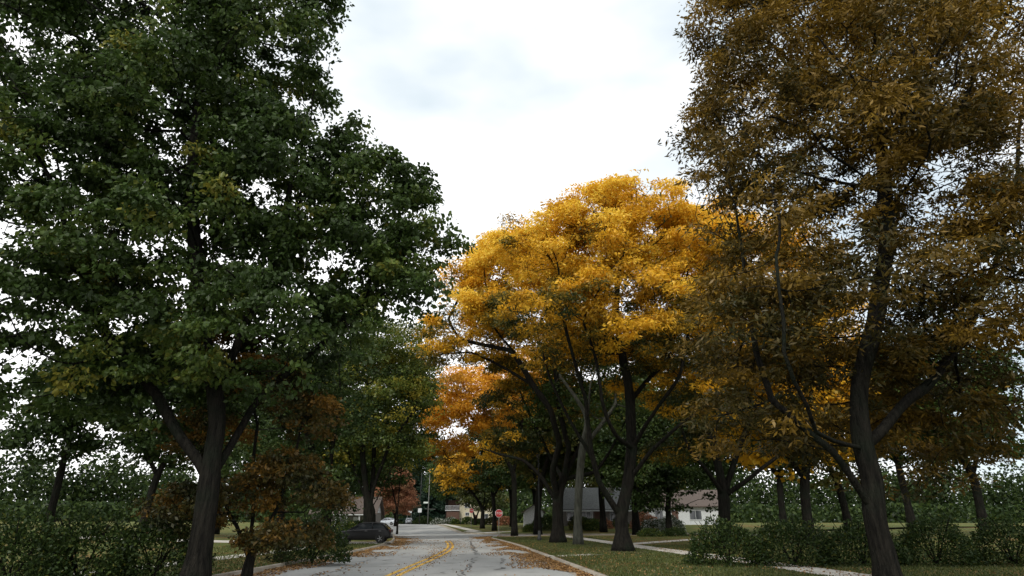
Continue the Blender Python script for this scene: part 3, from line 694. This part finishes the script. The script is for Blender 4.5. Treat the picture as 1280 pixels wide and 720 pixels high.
# sidewalks
def walk(pts, w, name='sidewalk', zoff=.118, mat='conc', joint=1.5):
    fine = []
    for i in range(len(pts) - 1):
        m = max(1, int(math.dist(pts[i], pts[i + 1]) / 1.0))
        for k in range(m): t = k / m; fine.append((pts[i][0] * (1 - t) + pts[i + 1][0] * t, pts[i][1] * (1 - t) + pts[i + 1][1] * t))
    fine.append(pts[-1])
    for _ in range(3): fine = [fine[0]] + [((fine[i - 1][0] + 2 * fine[i][0] + fine[i + 1][0]) / 4, (fine[i - 1][1] + 2 * fine[i][1] + fine[i + 1][1]) / 4) for i in range(1, len(fine) - 1)] + [fine[-1]]
    a, c = offs(fine, w / 2), offs(fine, -w / 2)
    return grid_strip(name, [[c[i], fine[i], a[i]] for i in range(len(fine))], M[mat], zoff)
walk([(12, -10), (10.4, 10), (9.6, 24), (8.7, 34), (7.6, 46), (6.6, 60), (5.6, 73), (5.4, 74.6)], 1.5)
walk([(7.9, 45.5), (11.5, 51), (17.5, 60), (30, 74)], 1.5, 'path', .124)
walk([(0.6, 46), (2.2, 47.2), (7.3, 47.6)], 1.2, 'path', .124) if False else None
walk([(1.75, 29.6), (3.1, 31.0), (4.1, 31.6)], .9, 'path', .135)
walk([(-6.6, 99), (-5.5, 94), (-2, 88)], 1.6)
walk([(-20, 165), (-12, 130), (-5.2, 98)], 1.6, zoff=.118)
walk([(-13.2, 10), (-12.4, 34), (-13.0, 46)], 1.3, zoff=.118)
walk([(-9.1, 48.6), (-22, 49), (-34, 50.5)], 4.2, 'driveway', .128)

# fallen leaves
def litter(n, f, name, label, seed, size=.09, zb=.02, cluster=True):
    r = np.random.default_rng(seed); P = []
    while len(P) < n:
        q = f(r)
        if q: P.append(q)
    P = np.array(P); m = len(P); D = r.normal(size=(m, 3)) * np.array([1, 1, .25])
    nr = np.tile([0, 0, 1.0], (m, 1)) + r.normal(size=(m, 3)) * .35
    o = leaves(P, D, size * (.6 + .8 * r.random(m)), size * .75 * (.6 + .8 * r.random(m)), r.random(m) * .6 + .4 * r.random(m) * r.random(m), name, M['litter'], None, nrm=nr)
    return tag(o, label, 'fallen leaves', kind='stuff')
def f_right(r):
    y = 12 + 62 * r.random() ** 1.1; u = r.exponential() * .75; x = lerp_tab(RK, min(y, 66)) - u + .1
    if u > .35 and noise.noise(Vector((x * .8, y * .25, 3))) < -.25 + u * .12: return None
    return (x, y, g(x, y) + .02 + .05 * r.random() * max(0, 1 - u))
litter(24000, f_right, 'fallen_leaves', 'band of orange fallen leaves in the gutter along the right kerb', 1)
def f_left(r):
    y = 14 + 60 * r.random(); u = r.exponential() * .75 + .05; x = lerp_tab(LK, y) + u
    if noise.noise(Vector((x * .8, y * .25, 9))) < -.2 + u * .1: return None
    return (x, y, g(x, y) + .02 + .04 * r.random() * max(0, 1 - u))
litter(12000, f_left, 'fallen_leaves', 'tan fallen leaves in the gutter along the left kerb', 2)
def f_mid(r):
    y = 20 + 40 * r.random(); x = lerp_tab(CLN, y) + r.normal() * (.35 + .9 * sst(30, 50, y))
    if noise.noise(Vector((x * .9, y * .3, 5))) < -.1: return None
    return (x, y, .014)
litter(1500, f_mid, 'fallen_leaves', 'thin scatter of fallen leaves along the yellow centre lines', 3, .07)
def f_line(r):
    y = 16 + 42 * r.random(); return (lerp_tab(CLN, y) + r.normal() * .22, y, .014)
litter(1100, f_line, 'fallen_leaves', 'yellow leaf crumbs caught between the two centre lines', 6, .055)
def f_lawn(r):
    y = 16 + 60 * r.random() ** 1.2; x = lerp_tab(RK, min(y, 62)) + .2 + 26 * r.random() ** 1.9
    if noise.noise(Vector((x * .35, y * .2, 7))) < -.05: return None
    return (x, y, g(x, y) + .13)
litter(17000, f_lawn, 'fallen_leaves', 'brown fallen leaves scattered over the right lawn', 4, .08)
def f_lawn2(r):
    y = 16 + 50 * r.random(); x = lerp_tab(LK, y) - .2 - 14 * r.random() ** 1.6
    if noise.noise(Vector((x * .35, y * .2, 7))) < .1: return None
    return (x, y, g(x, y) + .13)
litter(3500, f_lawn2, 'fallen_leaves', 'few fallen leaves scattered over the left lawn', 5, .08)
# grass blades
r = np.random.default_rng(12); n = 90000; Pg = []
y = 17 + 50 * r.random(n) ** 1.4; side = r.random(n) < .8
rk = np.interp(y, [t[0] for t in RK], [t[1] for t in RK]); lk = np.interp(y, [t[0] for t in LK], [t[1] for t in LK])
x = np.where(side, rk + .2 + 22 * r.random(n) ** 1.3, lk - .2 - 9 * r.random(n))
swx = np.interp(y, [10, 24, 34, 46, 60, 73], [10.4, 9.6, 8.7, 7.6, 6.6, 5.6])
keep = (np.abs(x - swx) > .85) & ~((x < -8) & (y > 48)) & ~((y > 44) & (x > 8)); x, y = x[keep], y[keep]; n = len(x)
Pg = np.stack([x, y, np.array([g(a, c) for a, c in zip(x, y)]) + .135], 1)
Dg = r.normal(size=(n, 3)) * .4 + np.array([0, 0, 1])
o = leaves(Pg, Dg, .09 * (.6 + .9 * r.random(n)), .03 + .02 * r.random(n), r.random(n) * .8, 'grass', M['blade'], None)
tag(o, 'short uneven grass on the lawns beside the road', 'grass', kind='stuff')

# ------------------------------------------------------------------ houses
def window(x0, x1, z0, z1, y, root, sy=-1):
    f = MB()
    t = .08
    f.box(x0 - t, x1 + t, y - .04, y + .02, z1, z1 + t); f.box(x0 - t, x1 + t, y - .06, y + .02, z0 - t, z0); f.box(x0 - t, x0, y - .04, y + .02, z0, z1); f.box(x1, x1 + t, y - .04, y + .02, z0, z1)
    f.box((x0 + x1) / 2 - .025, (x0 + x1) / 2 + .025, y - .03, y + .02, z0, z1)
    w = f.build('window', M['white'], root); MB().box(x0, x1, y - .012, y + .02, z0, z1).build('pane', M['glass'], w)
def gable_roof(x0, x1, y0, y1, z, h, root, mat, ov=.45, along='x'):
    t = .16
    if along == 'x':
        ym = (y0 + y1) / 2; sl = h / ((y1 - y0) / 2)
        poly = [(y0 - ov, z - ov * sl), (ym, z + h), (y1 + ov, z - ov * sl), (y1 + ov, z - ov * sl + t), (ym, z + h + t), (y0 - ov, z - ov * sl + t)]
        rf = MB().extr(poly, x0 - ov, x1 + ov).build('roof', mat, root)
        gb = MB().extr([(y0, z), (y1, z), (ym, z + h)], x0 + .02, x1 - .02)
    else:
        xm = (x0 + x1) / 2; sl = h / ((x1 - x0) / 2); m = MB()
        poly = [(x0 - ov, z - ov * sl), (xm, z + h), (x1 + ov, z - ov * sl), (x1 + ov, z - ov * sl + t), (xm, z + h + t), (x0 - ov, z - ov * sl + t)]
        m.extr(poly, 0, 1); m.v = [((y0 - ov) + v[0] * (y1 - y0 + 2 * ov), v[1], v[2]) for v in m.v]; m.v = [(v[1], v[0], v[2]) for v in m.v]
        rf = m.build('roof', mat, root)
        gb = MB().extr([(x0, z), (x1, z), (xm, z + h)], 0, 1); gb.v = [((v[1], (y0 + .02) + v[0] * (y1 - y0 - .04), v[2])) for v in gb.v]
    return rf, gb
# grey-roofed house
X0 = xat(701, 97)
hr = empty('house', (X0, 97, g(X0 + 4, 100) + .05), R(-3), 'low house with a big light grey shingle roof behind the trees at right', 'house')
MB().box(0, 11, 0, 9, -.6, 2.55).build('wall', M['stone'], hr)
rf, gb = gable_roof(0, 11, 0, 9, 2.55, 2.9, hr, M['roof'], .6); gb.build('gable_wall', M['white'], hr)
MB().box(7.6, 8.4, 3.2, 3.9, 4.2, 6.2).build('chimney', M['stone'], rf)
MB().box(-.62, 11.62, -.66, -.58, 2.02, 2.2).build('gutter', M['white'], hr)
MB().box(5.0, 5.9, -.03, .02, 0, 2.05).build('door', M['brown'], hr)
window(1.0, 2.5, .8, 1.95, -.02, hr); window(3.2, 4.4, .8, 1.95, -.02, hr); window(7.4, 9.6, .8, 1.95, -.02, hr)
for xx in (4.6, 6.3): MB().box(xx, xx + .12, -.5, -.38, -.4, 2.1).build('porch_post', M['white'], hr)
MB().box(4.4, 6.6, -.9, -.04, -.4, -.02).build('porch_step', M['conc'], hr)
# white garage
X0 = xat(655, 96)
ga = empty('garage', (X0, 96, g(X0 + 1, 97) + .05), 0, 'small white garage left of the grey-roofed house, behind the dark lamp post', 'garage')
MB().box(0, 2.9, 0, 5, -.5, 2.3).build('wall', M['white'], ga)
rf, gb = gable_roof(0, 2.9, 0, 5, 2.3, .9, ga, M['broof'], .3, 'y'); gb.build('gable_wall', M['white'], ga)
m = MB()
for k in range(4): m.box(.3, 2.6, -.05, .02, .02 + k * .5, .49 + k * .5)
m.build('garage_door', M['white'], ga)
# cream house
X0 = xat(574, 150)
hc = empty('house', (X0, 150, g(X0, 152) + .05), 0, 'cream two-storey house with a dark brown garage wing, behind the low golden tree', 'house')
MB().box(0, 8.2, 0, 8, -.5, 5.8).build('wall', M['cream'], hc)
rf, gb = gable_roof(0, 8.2, 0, 8, 5.8, 2.0, hc, M['broof'], .5); gb.build('gable_wall', M['cream'], hc)
window(1.2, 2.4, 3.6, 4.9, -.02, hc); window(4.6, 6.4, 3.6, 4.9, -.02, hc); window(5.2, 6.6, .9, 2.2, -.02, hc); window(1.4, 2.2, 1.9, 2.5, -.02, hc)
MB().box(3.3, 4.2, -.03, .02, 0, 2.05).build('door', M['brown'], hc)
MB().box(-2.9, -.01, -1.2, 6, -.5, 2.9).build('garage_wing', M['brown'], hc)
MB().box(-3.2, .1, -1.4, 6, 2.9, 3.05).build('balcony_floor', M['white'], hc)
m = MB(); m.box(-3.2, .05, -1.36, -1.3, 3.95, 4.03)
for k in range(20): m.box(-3.18 + k * .165, -3.14 + k * .165, -1.35, -1.31, 3.05, 3.95)
m.build('railing', M['white'], hc)
MB().box(-2.9, -.01, 2.2, 6, 3.05, 5.3).build('upper_wing', M['brown'], hc)
# left white gabled house
X0 = xat(447, 96)
hl = empty('house', (X0 - 6.8, 96, g(X0, 98) + .05), R(4), 'dim green-grey house with white gable and porch posts, behind the thick left trunk', 'house')
MB().box(0, 9, 0, 8, -.5, 2.7).build('wall', M['stone'], hl)
rf, gb = gable_roof(0, 9, 0, 8, 2.7, 2.2, hl, M['broof'], .5); gb.build('gable_wall', M['white'], hl)
for xx in (3.6, 5.2, 7.0, 8.8): MB().box(xx, xx + .16, -1.3, -1.14, -.4, 2.3).build('porch_post', M['white'], hl)
MB().box(3.2, 9.2, -1.5, -.01, 2.3, 2.45).build('porch_roof', M['white'], hl)
window(4.0, 5.2, .9, 2.0, -.02, hl); MB().box(6.0, 6.9, -.03, .02, 0, 2.05).build('door', M['white'], hl)
# right white house
X0 = xat(812, 104)
hw = empty('house', (X0, 104, g(X0 + 4, 106) + .05), R(-6), 'white house showing through the flowering shrubs at the right', 'house')
MB().box(0, 12, 0, 9, -.6, 2.9).build('wall', M['white'], hw)
rf, gb = gable_roof(0, 12, 0, 9, 2.9, 2.4, hw, M['broof'], .5); gb.build('gable_wall', M['white'], hw)
window(1.0, 2.2, .8, 2.1, -.02, hw); window(6.4, 8.2, .8, 2.1, -.02, hw); MB().box(3.6, 4.6, -.03, .02, 0, 2.1).build('door', M['brown'], hw)

# ------------------------------------------------------------------ cars (nose towards +x, origin on the ground under the middle)
def car(name, paint, loc, rz, label, hatch=True, Lc=4.15, Hc=1.47, Wc=1.72):
    root = empty(name, loc, rz, label, 'car')
    h = Lc / 2
    # stations along x: (x, z_bottom, z_belt, halfwidth)
    st = [(-h, .42, .80, .60), (-h + .10, .30, .90, .74), (-h + .45, .24, .98, .83), (-h + 1.1, .20, .97, .86), (0, .19, .93, .865), (h - 1.35, .20, .90, .86), (h - .7, .22, .82, .83), (h - .22, .27, .72, .74), (h, .36, .60, .56)]
    V = []; k = 0
    for x, zb, zt, w in st:
        w *= Wc / 1.73
        V += [(x, -w * .90, zb), (x, -w, zb + .12), (x, -w, (zb + zt) / 2), (x, -w * .97, zt - .08), (x, -w * .88, zt), (x, 0, zt + .02),
              (x, w * .88, zt), (x, w * .97, zt - .08), (x, w, (zb + zt) / 2), (x, w, zb + .12), (x, w * .90, zb), (x, 0, zb)]
    m = 12; F = [(i * m + j, (i + 1) * m + j, (i + 1) * m + (j + 1) % m, i * m + (j + 1) % m) for i in range(len(st) - 1) for j in range(m)]
    F += [tuple(range(m)), tuple(reversed(range((len(st) - 1) * m, len(st) * m)))]
    MB().add(V, F).build('body', paint, root, smooth=True, bevel=.02)
    # cabin: belt and roof outline
    rb0 = -h + (.12 if hatch else .65); rt0 = -h + (.62 if hatch else 1.25); ft1 = h - 1.95; fb1 = h - 1.15; wb, wr = Wc * .455, Wc * .36
    cab = [(rb0, -wb * .92, .93), (fb1, -wb * .9, .88), (ft1, -wr, Hc - .06), (rt0, -wr * .96, Hc - .09), (rb0, wb * .92, .93), (fb1, wb * .9, .88), (ft1, wr, Hc - .06), (rt0, wr * .96, Hc - .09)]
    F = [(0, 1, 2, 3), (7, 6, 5, 4), (0, 3, 7, 4), (1, 5, 6, 2), (3, 2, 6, 7)]
    MB().add(cab, F).build('glasshouse', M['glass'], root, bevel=.03)
    xm = (rt0 + ft1) / 2
    V = []; rs = [(rt0 - .10, Hc - .13), (rt0 + .12, Hc - .04), (xm, Hc), (ft1 - .1, Hc - .03), (ft1 + .06, Hc - .09)]
    for x, z in rs: V += [(x, -wr - .03, z - .05), (x, -wr * .8, z), (x, 0, z + .015), (x, wr * .8, z), (x, wr + .03, z - .05)]
    F = [(i * 5 + j, (i + 1) * 5 + j, (i + 1) * 5 + j + 1, i * 5 + j + 1) for i in range(4) for j in range(4)]
    o = MB().add(V, F).build('roof_panel', paint, root, smooth=True); sm = o.modifiers.new('thick', 'SOLIDIFY'); sm.thickness = .04
    for s in (-1, 1):      # pillars
        MB().tube([(fb1 + .02, s * wb * .93, .86), (ft1, s * (wr + .02), Hc - .07)], .035, 6).build('pillar', paint, root, smooth=True); MB().tube([(xm - .1, s * (wb * .96), .9), (xm - .05, s * (wr + .02), Hc - .05)], .035, 6).build('pillar', paint, root, smooth=True)
        MB().tube([(rb0 + .05, s * wb * .95, .92), (rt0, s * (wr + .02), Hc - .1)], .06 if hatch else .045, 6).build('pillar', paint, root, smooth=True)
        mr = MB().box(fb1 - .32, fb1 - .16, s * (Wc / 2 + .02) - .07, s * (Wc / 2 + .02) + .07, .92, 1.04).build('wing_mirror', paint, root, bevel=.02)
        for xx in (xm + .25, xm - .75): MB().box(xx, xx + .18, s * Wc / 2 - .03, s * Wc / 2 + .025, .80, .83).build('door_handle', M['rim'], root)
        MB().box(-h - .015, -h + .13, s * .58 - .1, s * .58 + .1, .72, .90).build('tail_light', M['redlens'], root, bevel=.015)
        MB().box(h - .2, h + .0, s * .52 - .13, s * .52 + .13, .58, .70).build('headlight', M['lens'], root, bevel=.02)
        for xx in (-h + .72, h - .80):
            w = empty('wheel', (xx, s * (Wc / 2 - .09), .31)); w.parent = root
            T = MB(); k = 20; pr = [(-.10, .2), (-.105, .27), (-.08, .305), (.08, .305), (.105, .27), (.10, .2)]
            V = [(r_ * math.cos(2 * math.pi * i / k), yv, r_ * math.sin(2 * math.pi * i / k)) for i in range(k) for yv, r_ in pr]
            T.add(V, [(i * 6 + j, i * 6 + (j + 1) % 6, ((i + 1) % k) * 6 + (j + 1) % 6, ((i + 1) % k) * 6 + j) for i in range(k) for j in range(6)]).build('tyre', M['rubber'], w, smooth=True)
            q = MB(); q.tube([(0, s * .05, 0), (0, s * .085, 0)], [.21, .19], 16)
            for a in range(5): q.tube([(0, s * .1, 0), (.19 * math.cos(a * 1.2566), s * .09, .19 * math.sin(a * 1.2566))], .025, 5)
            q.build('rim', M['rim'], w)
            MB().tube([(xx, s * (Wc / 2 - .22), .33), (xx, s * (Wc / 2 + .004), .33)], .335, 18).build('wheel_arch', M['rubber'], root)
    MB().box(-h - .02, -h + .02, -.26, .26, .58, .70).build('number_plate', M['plate'], root)
    MB().box(-h - .02, -h + .12, -.62, .62, .32, .46).build('bumper', M['rubber'], root, bevel=.02)
    return root
D = 48.5; cx = xat(461, D)
car('parked_car', M['blackpaint'], (cx - .35, D, g(cx, D) + .13), R(180 + 3), 'small black hatchback parked on the driveway at left, tail towards the road', Hc=1.42)
D = 140; cx = xat(484, D)
car('parked_car', M['silver'], (cx, D, g(cx, D) + .01), R(160), 'silver car parked far down the street beneath the russet tree', hatch=False, Lc=4.4, Hc=1.45)
D = 168; cx = xat(511, D)
car('parked_car', M['silver'], (cx, D, g(cx, D) + .01), R(100), 'pale car at the end of the street, half hidden before the dark spruces', hatch=True, Lc=4.2, Hc=1.5)

# ------------------------------------------------------------------ signs, poles, lamp
def text(body, size, parent, loc, mat, name, depth=.004, rot=(R(90), 0, 0)):
    c = bpy.data.curves.new(name, 'FONT'); c.body = body; c.size = size; c.align_x = 'CENTER'; c.align_y = 'CENTER'; c.extrude = depth
    t = bpy.data.objects.new(name + '_tmp', c); C.objects.link(t); dg = bpy.context.evaluated_depsgraph_get()
    me = bpy.data.meshes.new_from_object(t.evaluated_get(dg)); bpy.data.objects.remove(t); bpy.data.curves.remove(c)
    me.materials.clear(); me.materials.append(mat)
    o = bpy.data.objects.new(name, me); C.objects.link(o); o.parent = parent; o.location = loc; o.rotation_euler = rot; return o
def stop_sign(px, D, zc, r_, label, rz=0):
    x = xat(px, D); z0 = g(x, D) + .1; root = empty('stop_sign', (x, D, z0), rz, label, 'road sign', 'stop signs')
    MB().box(-.03, .03, .0, .04, -.2, zc + r_ * .8).build('post', M['pole'], root)
    def octo(r, y0, y1):
        pts = [(r * math.cos(R(22.5 + 45 * k)), r * math.sin(R(22.5 + 45 * k)) + zc) for k in range(8)]; m = MB()
        m.add([(a, y0, b_) for a, b_ in pts] + [(a, y1, b_) for a, b_ in pts], [tuple(range(8)), tuple(reversed(range(8, 16)))] + [(k, k + 8, (k + 1) % 8 + 8, (k + 1) % 8) for k in range(8)]); return m
    octo(r_, -.012, -.002).build('border', M['white'], root)
    octo(r_ * .93, -.018, -.013).build('plate', M['redsign'], root)
    text('STOP', r_ * .78, root, (0, -.021, zc), M['white'], 'lettering')
stop_sign(623.5, 69, 2.3, .42, 'red stop sign facing the road, between the slim corner trunk and the low golden tree')
stop_sign(589, 112, 2.9, .42, 'farther red stop sign in front of the cream house wall')
x = xat(674, 54)
lp = empty('street_lamp', (x, 54, g(x, 54) + .09), 0, 'dark slender lamp post on the right lawn beside the thick trunk', 'street lamp')
MB().tube([(0, 0, -.1), (0, 0, .25), (0, 0, .32), (0, 0, .75), (0, 0, .8)], [.19, .18, .14, .11, .075], 10).build('base', M['iron'], lp, smooth=True)
MB().tube([(0, 0, .8), (0, 0, 6.6)], [.072, .05], 10).build('post', M['iron'], lp, smooth=True)
MB().tube([(0, 0, 6.6), (0, 0, 6.7), (0, 0, 6.75), (0, 0, 7.0), (0, 0, 7.2)], [.06, .14, .16, .2, .16], 10).build('lantern', M['dlens'], lp, smooth=True)
MB().tube([(0, 0, 7.2), (0, 0, 7.26), (0, 0, 7.45), (0, 0, 7.6)], [.24, .22, .08, .02], 10).build('cap', M['iron'], lp, smooth=True)
x = xat(524, 150)
p1 = empty('utility_pole', (x, 150, g(x, 150)), 0, 'thin dark pole carrying a small white square sign, end of the street', 'pole')
MB().tube([(0, 0, -.2), (0, 0, 12)], [.10, .07], 8).build('post', M['iron'], p1, smooth=True)
MB().box(-.42, .42, -.14, -.11, 2.6, 3.5).build('sign_plate', M['white'], p1)
x = xat(534.5, 146)
p2 = empty('utility_pole', (x, 146, g(x, 146)), 0, 'pale grey pole with a street name plate jutting left, end of the street', 'pole')
MB().tube([(0, 0, -.2), (0, 0, 12)], [.12, .09], 8).build('post', M['pole'], p2, smooth=True)
MB().box(-1.15, -.1, -.03, .03, 4.5, 4.85).build('name_plate', M['sgreen'], p2)
MB().tube([(-.8, 0, 3.35), (1.6, 0, 3.25)], .04, 6).build('cross_arm', M['pole'], p2)
x = xat(511, 150)
sg = empty('notice_sign', (x, 150, g(x, 150)), 0, 'low white rectangular sign on two posts before the pale far car', 'sign')
MB().box(-.5, .5, -.03, .03, 2.5, 2.95).build('plate', M['white'], sg)
for s in (-.45, .4): MB().box(s, s + .06, .031, .08, -.2, 2.9).build('post', M['pole'], sg)
x = xat(575.5, 140)
mbx = empty('mailbox', (x, 140, g(x, 140) + .1), 0, 'dark post mailbox on the grass before the cream house', 'mailbox')
MB().box(-.06, .06, -.06, .06, -.2, 1.0).build('post', M['iron'], mbx)
MB().extr([(-.25, 1.0), (.25, 1.0), (.25, 1.22), (.17, 1.32), (-.17, 1.32), (-.25, 1.22)], -.12, .12).build('box', M['iron'], mbx)

# ------------------------------------------------------------------ shrubs
def shrub(x, y, w, h, mat, label, seed, n=1400, L=.12, group='shrubs in front of the houses', dpt=None):
    r = np.random.default_rng(seed); root = empty('shrub', gz(x, y), 0, label, 'shrub', group); dpt = dpt or w
    m = MB()
    for k in range(7):
        a = r.random() * 6.28; m.tube([(0, 0, 0), (math.cos(a) * w * .15, math.sin(a) * dpt * .15, h * .4), (math.cos(a) * w * .33, math.sin(a) * dpt * .33, h * .8)], [.03, .02, .008], 4)
    m.build('stems', M['bark'], root)
    d = unit(r.normal(size=(n, 3))); d[:, 2] = np.abs(d[:, 2]) * 1.0 - .15
    wob = np.array([1 + .3 * noise.noise(Vector(tuple(v * 2.2)) + Vector((seed, 0, 0))) for v in d])
    P = d * (.55 + .45 * r.random(n) ** .5)[:, None] * wob[:, None] * np.array([w / 2, dpt / 2, h * .85]); P[:, 2] += h * .12
    P[:, 2] = np.maximum(P[:, 2], .03)
    leaves(P, d + r.normal(size=(n, 3)) * .7, L * (.6 + .8 * r.random(n)), L * .6 * (.6 + .8 * r.random(n)), np.clip(.5 + r.normal(size=n) * .25, 0, 1), 'foliage', M[mat], root)
    return root
SH = [(742, 90, 2.6, 1.9, 'green', 'leafy green shrub left of the thin dark trunk before the grey-roofed house', 2200, .2), (722, 91, 2.4, 2.3, 'olive', 'olive shrub behind the grey-green trunk', 2200, .2), (662, 90, 2.0, 1.2, 'green', 'small green shrub at the foot of the white garage', 1400, .18), (806, 92, 4.2, 2.6, 'red', 'reddish shrub on the lawn right of the nearest golden trunk', 2600, .22), (820, 84, 4.5, 2.2, 'bloom', 'white flowering shrub below the dark green tree at right', 2600, .24),
      (838, 88, 4, 2.4, 'bloom', 'white flowering shrub nearest the right white house wall', 2200, .24), (812, 70, 3.0, 1.0, 'green', 'low green shrub before the flowering shrubs', 1800, .16),
      (842, 70, 3.0, 1.1, 'dgreen', 'low dark shrub at the foot of the slim right trunk', 1800, .16),
      (680, 92, 4.0, 2.2, 'dgreen', 'dark rounded shrub between the white garage and the thick trunk', 2400, .22), (733, 95.6, 3.0, 1.5, 'dgreen', 'dark shrub under the windows of the grey-roofed house', 1800, .2),
      (756, 93, 2.4, 1.6, 'red', 'rusty shrub at the right corner of the grey-roofed house', 1500, .2), (776, 95, 2.6, 1.6, 'green', 'green shrub hidden behind the nearest golden trunk', 1500, .2),
      (547, 146, 3.6, 1.5, 'bloom', 'pale shrub at the foot of the spruces, nearest the street name pole', 1300, .3), (563, 147, 3.4, 1.8, 'bloom', 'pale shrub before the brown garage wing', 1300, .3),
      (569, 144, 2.6, 1.3, 'green', 'green shrub immediately left of the dark mailbox', 1000, .3), (586, 144, 3.8, 1.9, 'green', 'green shrub under the farther stop sign', 1300, .3),
      (632, 130, 3.6, 2.2, 'red', 'reddish shrub right of the nearer stop sign', 1400, .3), (612, 140, 4, 1.8, 'olive', 'olive shrub by the right corner of the cream house', 1400, .3),
      (598, 145, 3, 1.4, 'dgreen', 'dark shrub below the cream wall', 1300, .3),
      (447, 70, 3.4, 1.9, 'dgreen', 'dark shrub behind the nose of the black hatchback', 2200, .18), (452, 90, 4, 2.0, 'dgreen', 'dark shrub before the porch of the house with the white gable', 1800, .24),
      (425, 62, 4, 2.2, 'green', 'green shrub left of the black hatchback', 2200, .18), (530, 160, 6, 2.0, 'dgreen', 'dark low shrub behind the two poles', 1500, .36), (500, 175, 8, 2.4, 'dgreen', 'dark low shrub behind the russet tree', 1500, .4)]
for i, (px, D, w, h, mt, lb, n, L) in enumerate(SH): shrub(xat(px, D), D, w, h, mt, lb, 200 + i, n, L)
# clipped dark hedge, lower right, and bushes lower left (close to the camera, under the crowns)
for i, px in enumerate((905, 985, 1070, 1160, 1255)):
    shrub(xat(px, 24), 24, 3.2, 1.9 + .15 * (i % 2), 'dgreen', ['dark bush at the left end of the row under the close golden-brown tree', 'dark bush second in the row, left of the close golden-brown trunk', 'dark bush behind the close golden-brown trunk', 'dark bush second from the right end of the row', 'dark bush at the right end of the row, at the picture edge'][i],
          300 + i, 6000, .10, 'dark bushes in a row at lower right', 2.2)
for i, (px, D) in enumerate(((30, 17), (115, 18), (205, 19), (395, 26))):
    shrub(xat(px, D), D, 3.0, 2.0, 'dgreen', ['dark bush at the lower left corner', 'dark bush second from the lower left corner', 'dark bush left of the rusty small tree', 'dark bush right of the rusty small tree, on the left lawn'][i], 320 + i, 6000, .10, 'dark bushes at lower left', 2.4)

# ------------------------------------------------------------------ light, sky
SUN_EL, SUN_AZ = 48, 205    # behind the camera, a little to the left (azimuth clockwise from +Y)
sun = bpy.data.lights.new('sun', 'SUN'); so = bpy.data.objects.new('sun', sun); C.objects.link(so)
sun.energy = 1.5; sun.angle = R(12); sun.color = (1, .95, .86)
az = R(SUN_AZ); dv = Vector((math.sin(az) * math.cos(R(SUN_EL)), math.cos(az) * math.cos(R(SUN_EL)), math.sin(R(SUN_EL))))
so.rotation_euler = dv.to_track_quat('Z', 'Y').to_euler()
W = bpy.data.worlds.new('World'); S.world = W; W.use_nodes = True; nt = W.node_tree; nt.nodes.clear()
out = N(nt, 'ShaderNodeOutputWorld'); bg = N(nt, 'ShaderNodeBackground'); bg.inputs[1].default_value = .12
sk = N(nt, 'ShaderNodeTexSky'); sk.sky_type = 'NISHITA'; sk.sun_disc = False; sk.sun_elevation = R(SUN_EL); sk.sun_rotation = R(SUN_AZ)
tc = N(nt, 'ShaderNodeTexCoord'); mp = N(nt, 'ShaderNodeMapping'); mp.inputs['Scale'].default_value = (1, 1, 2.2); mp.inputs['Location'].default_value = (.35, .1, .2)
nt.links.new(tc.outputs['Generated'], mp.inputs[0])
no = N(nt, 'ShaderNodeTexNoise'); no.inputs['Scale'].default_value = 1.6; no.inputs['Detail'].default_value = 5; no.inputs['Roughness'].default_value = .45
nt.links.new(mp.outputs[0], no.inputs['Vector'])
rm = ramp(nt, [(.30, (.8, .8, .8)), (.46, (.93, .93, .93)), (.6, (1, 1, 1))]); nt.links.new(no.outputs['Fac'], rm.inputs[0])
cc = ramp(nt, [(.37, (4.7, 5.3, 5.6)), (.45, (6.3, 6.5, 6.6)), (.54, (8.8, 8.8, 8.8))]); nt.links.new(no.outputs['Fac'], cc.inputs[0])
mx = N(nt, 'ShaderNodeMix', data_type='RGBA'); nt.links.new(rm.outputs[0], mx.inputs[0]); nt.links.new(sk.outputs[0], mx.inputs[6]); nt.links.new(cc.outputs[0], mx.inputs[7])
nt.links.new(mx.outputs[2], bg.inputs[0]); nt.links.new(bg.outputs[0], out.inputs[0])
S.view_settings.view_transform = 'Standard'; S.view_settings.look = 'None'; S.view_settings.gamma = 1; S.view_settings.exposure = .6
S.render.engine = 'CYCLES'; S.cycles.max_bounces = 6; S.cycles.diffuse_bounces = 3; S.cycles.transmission_bounces = 3
S.cycles.use_denoising = True
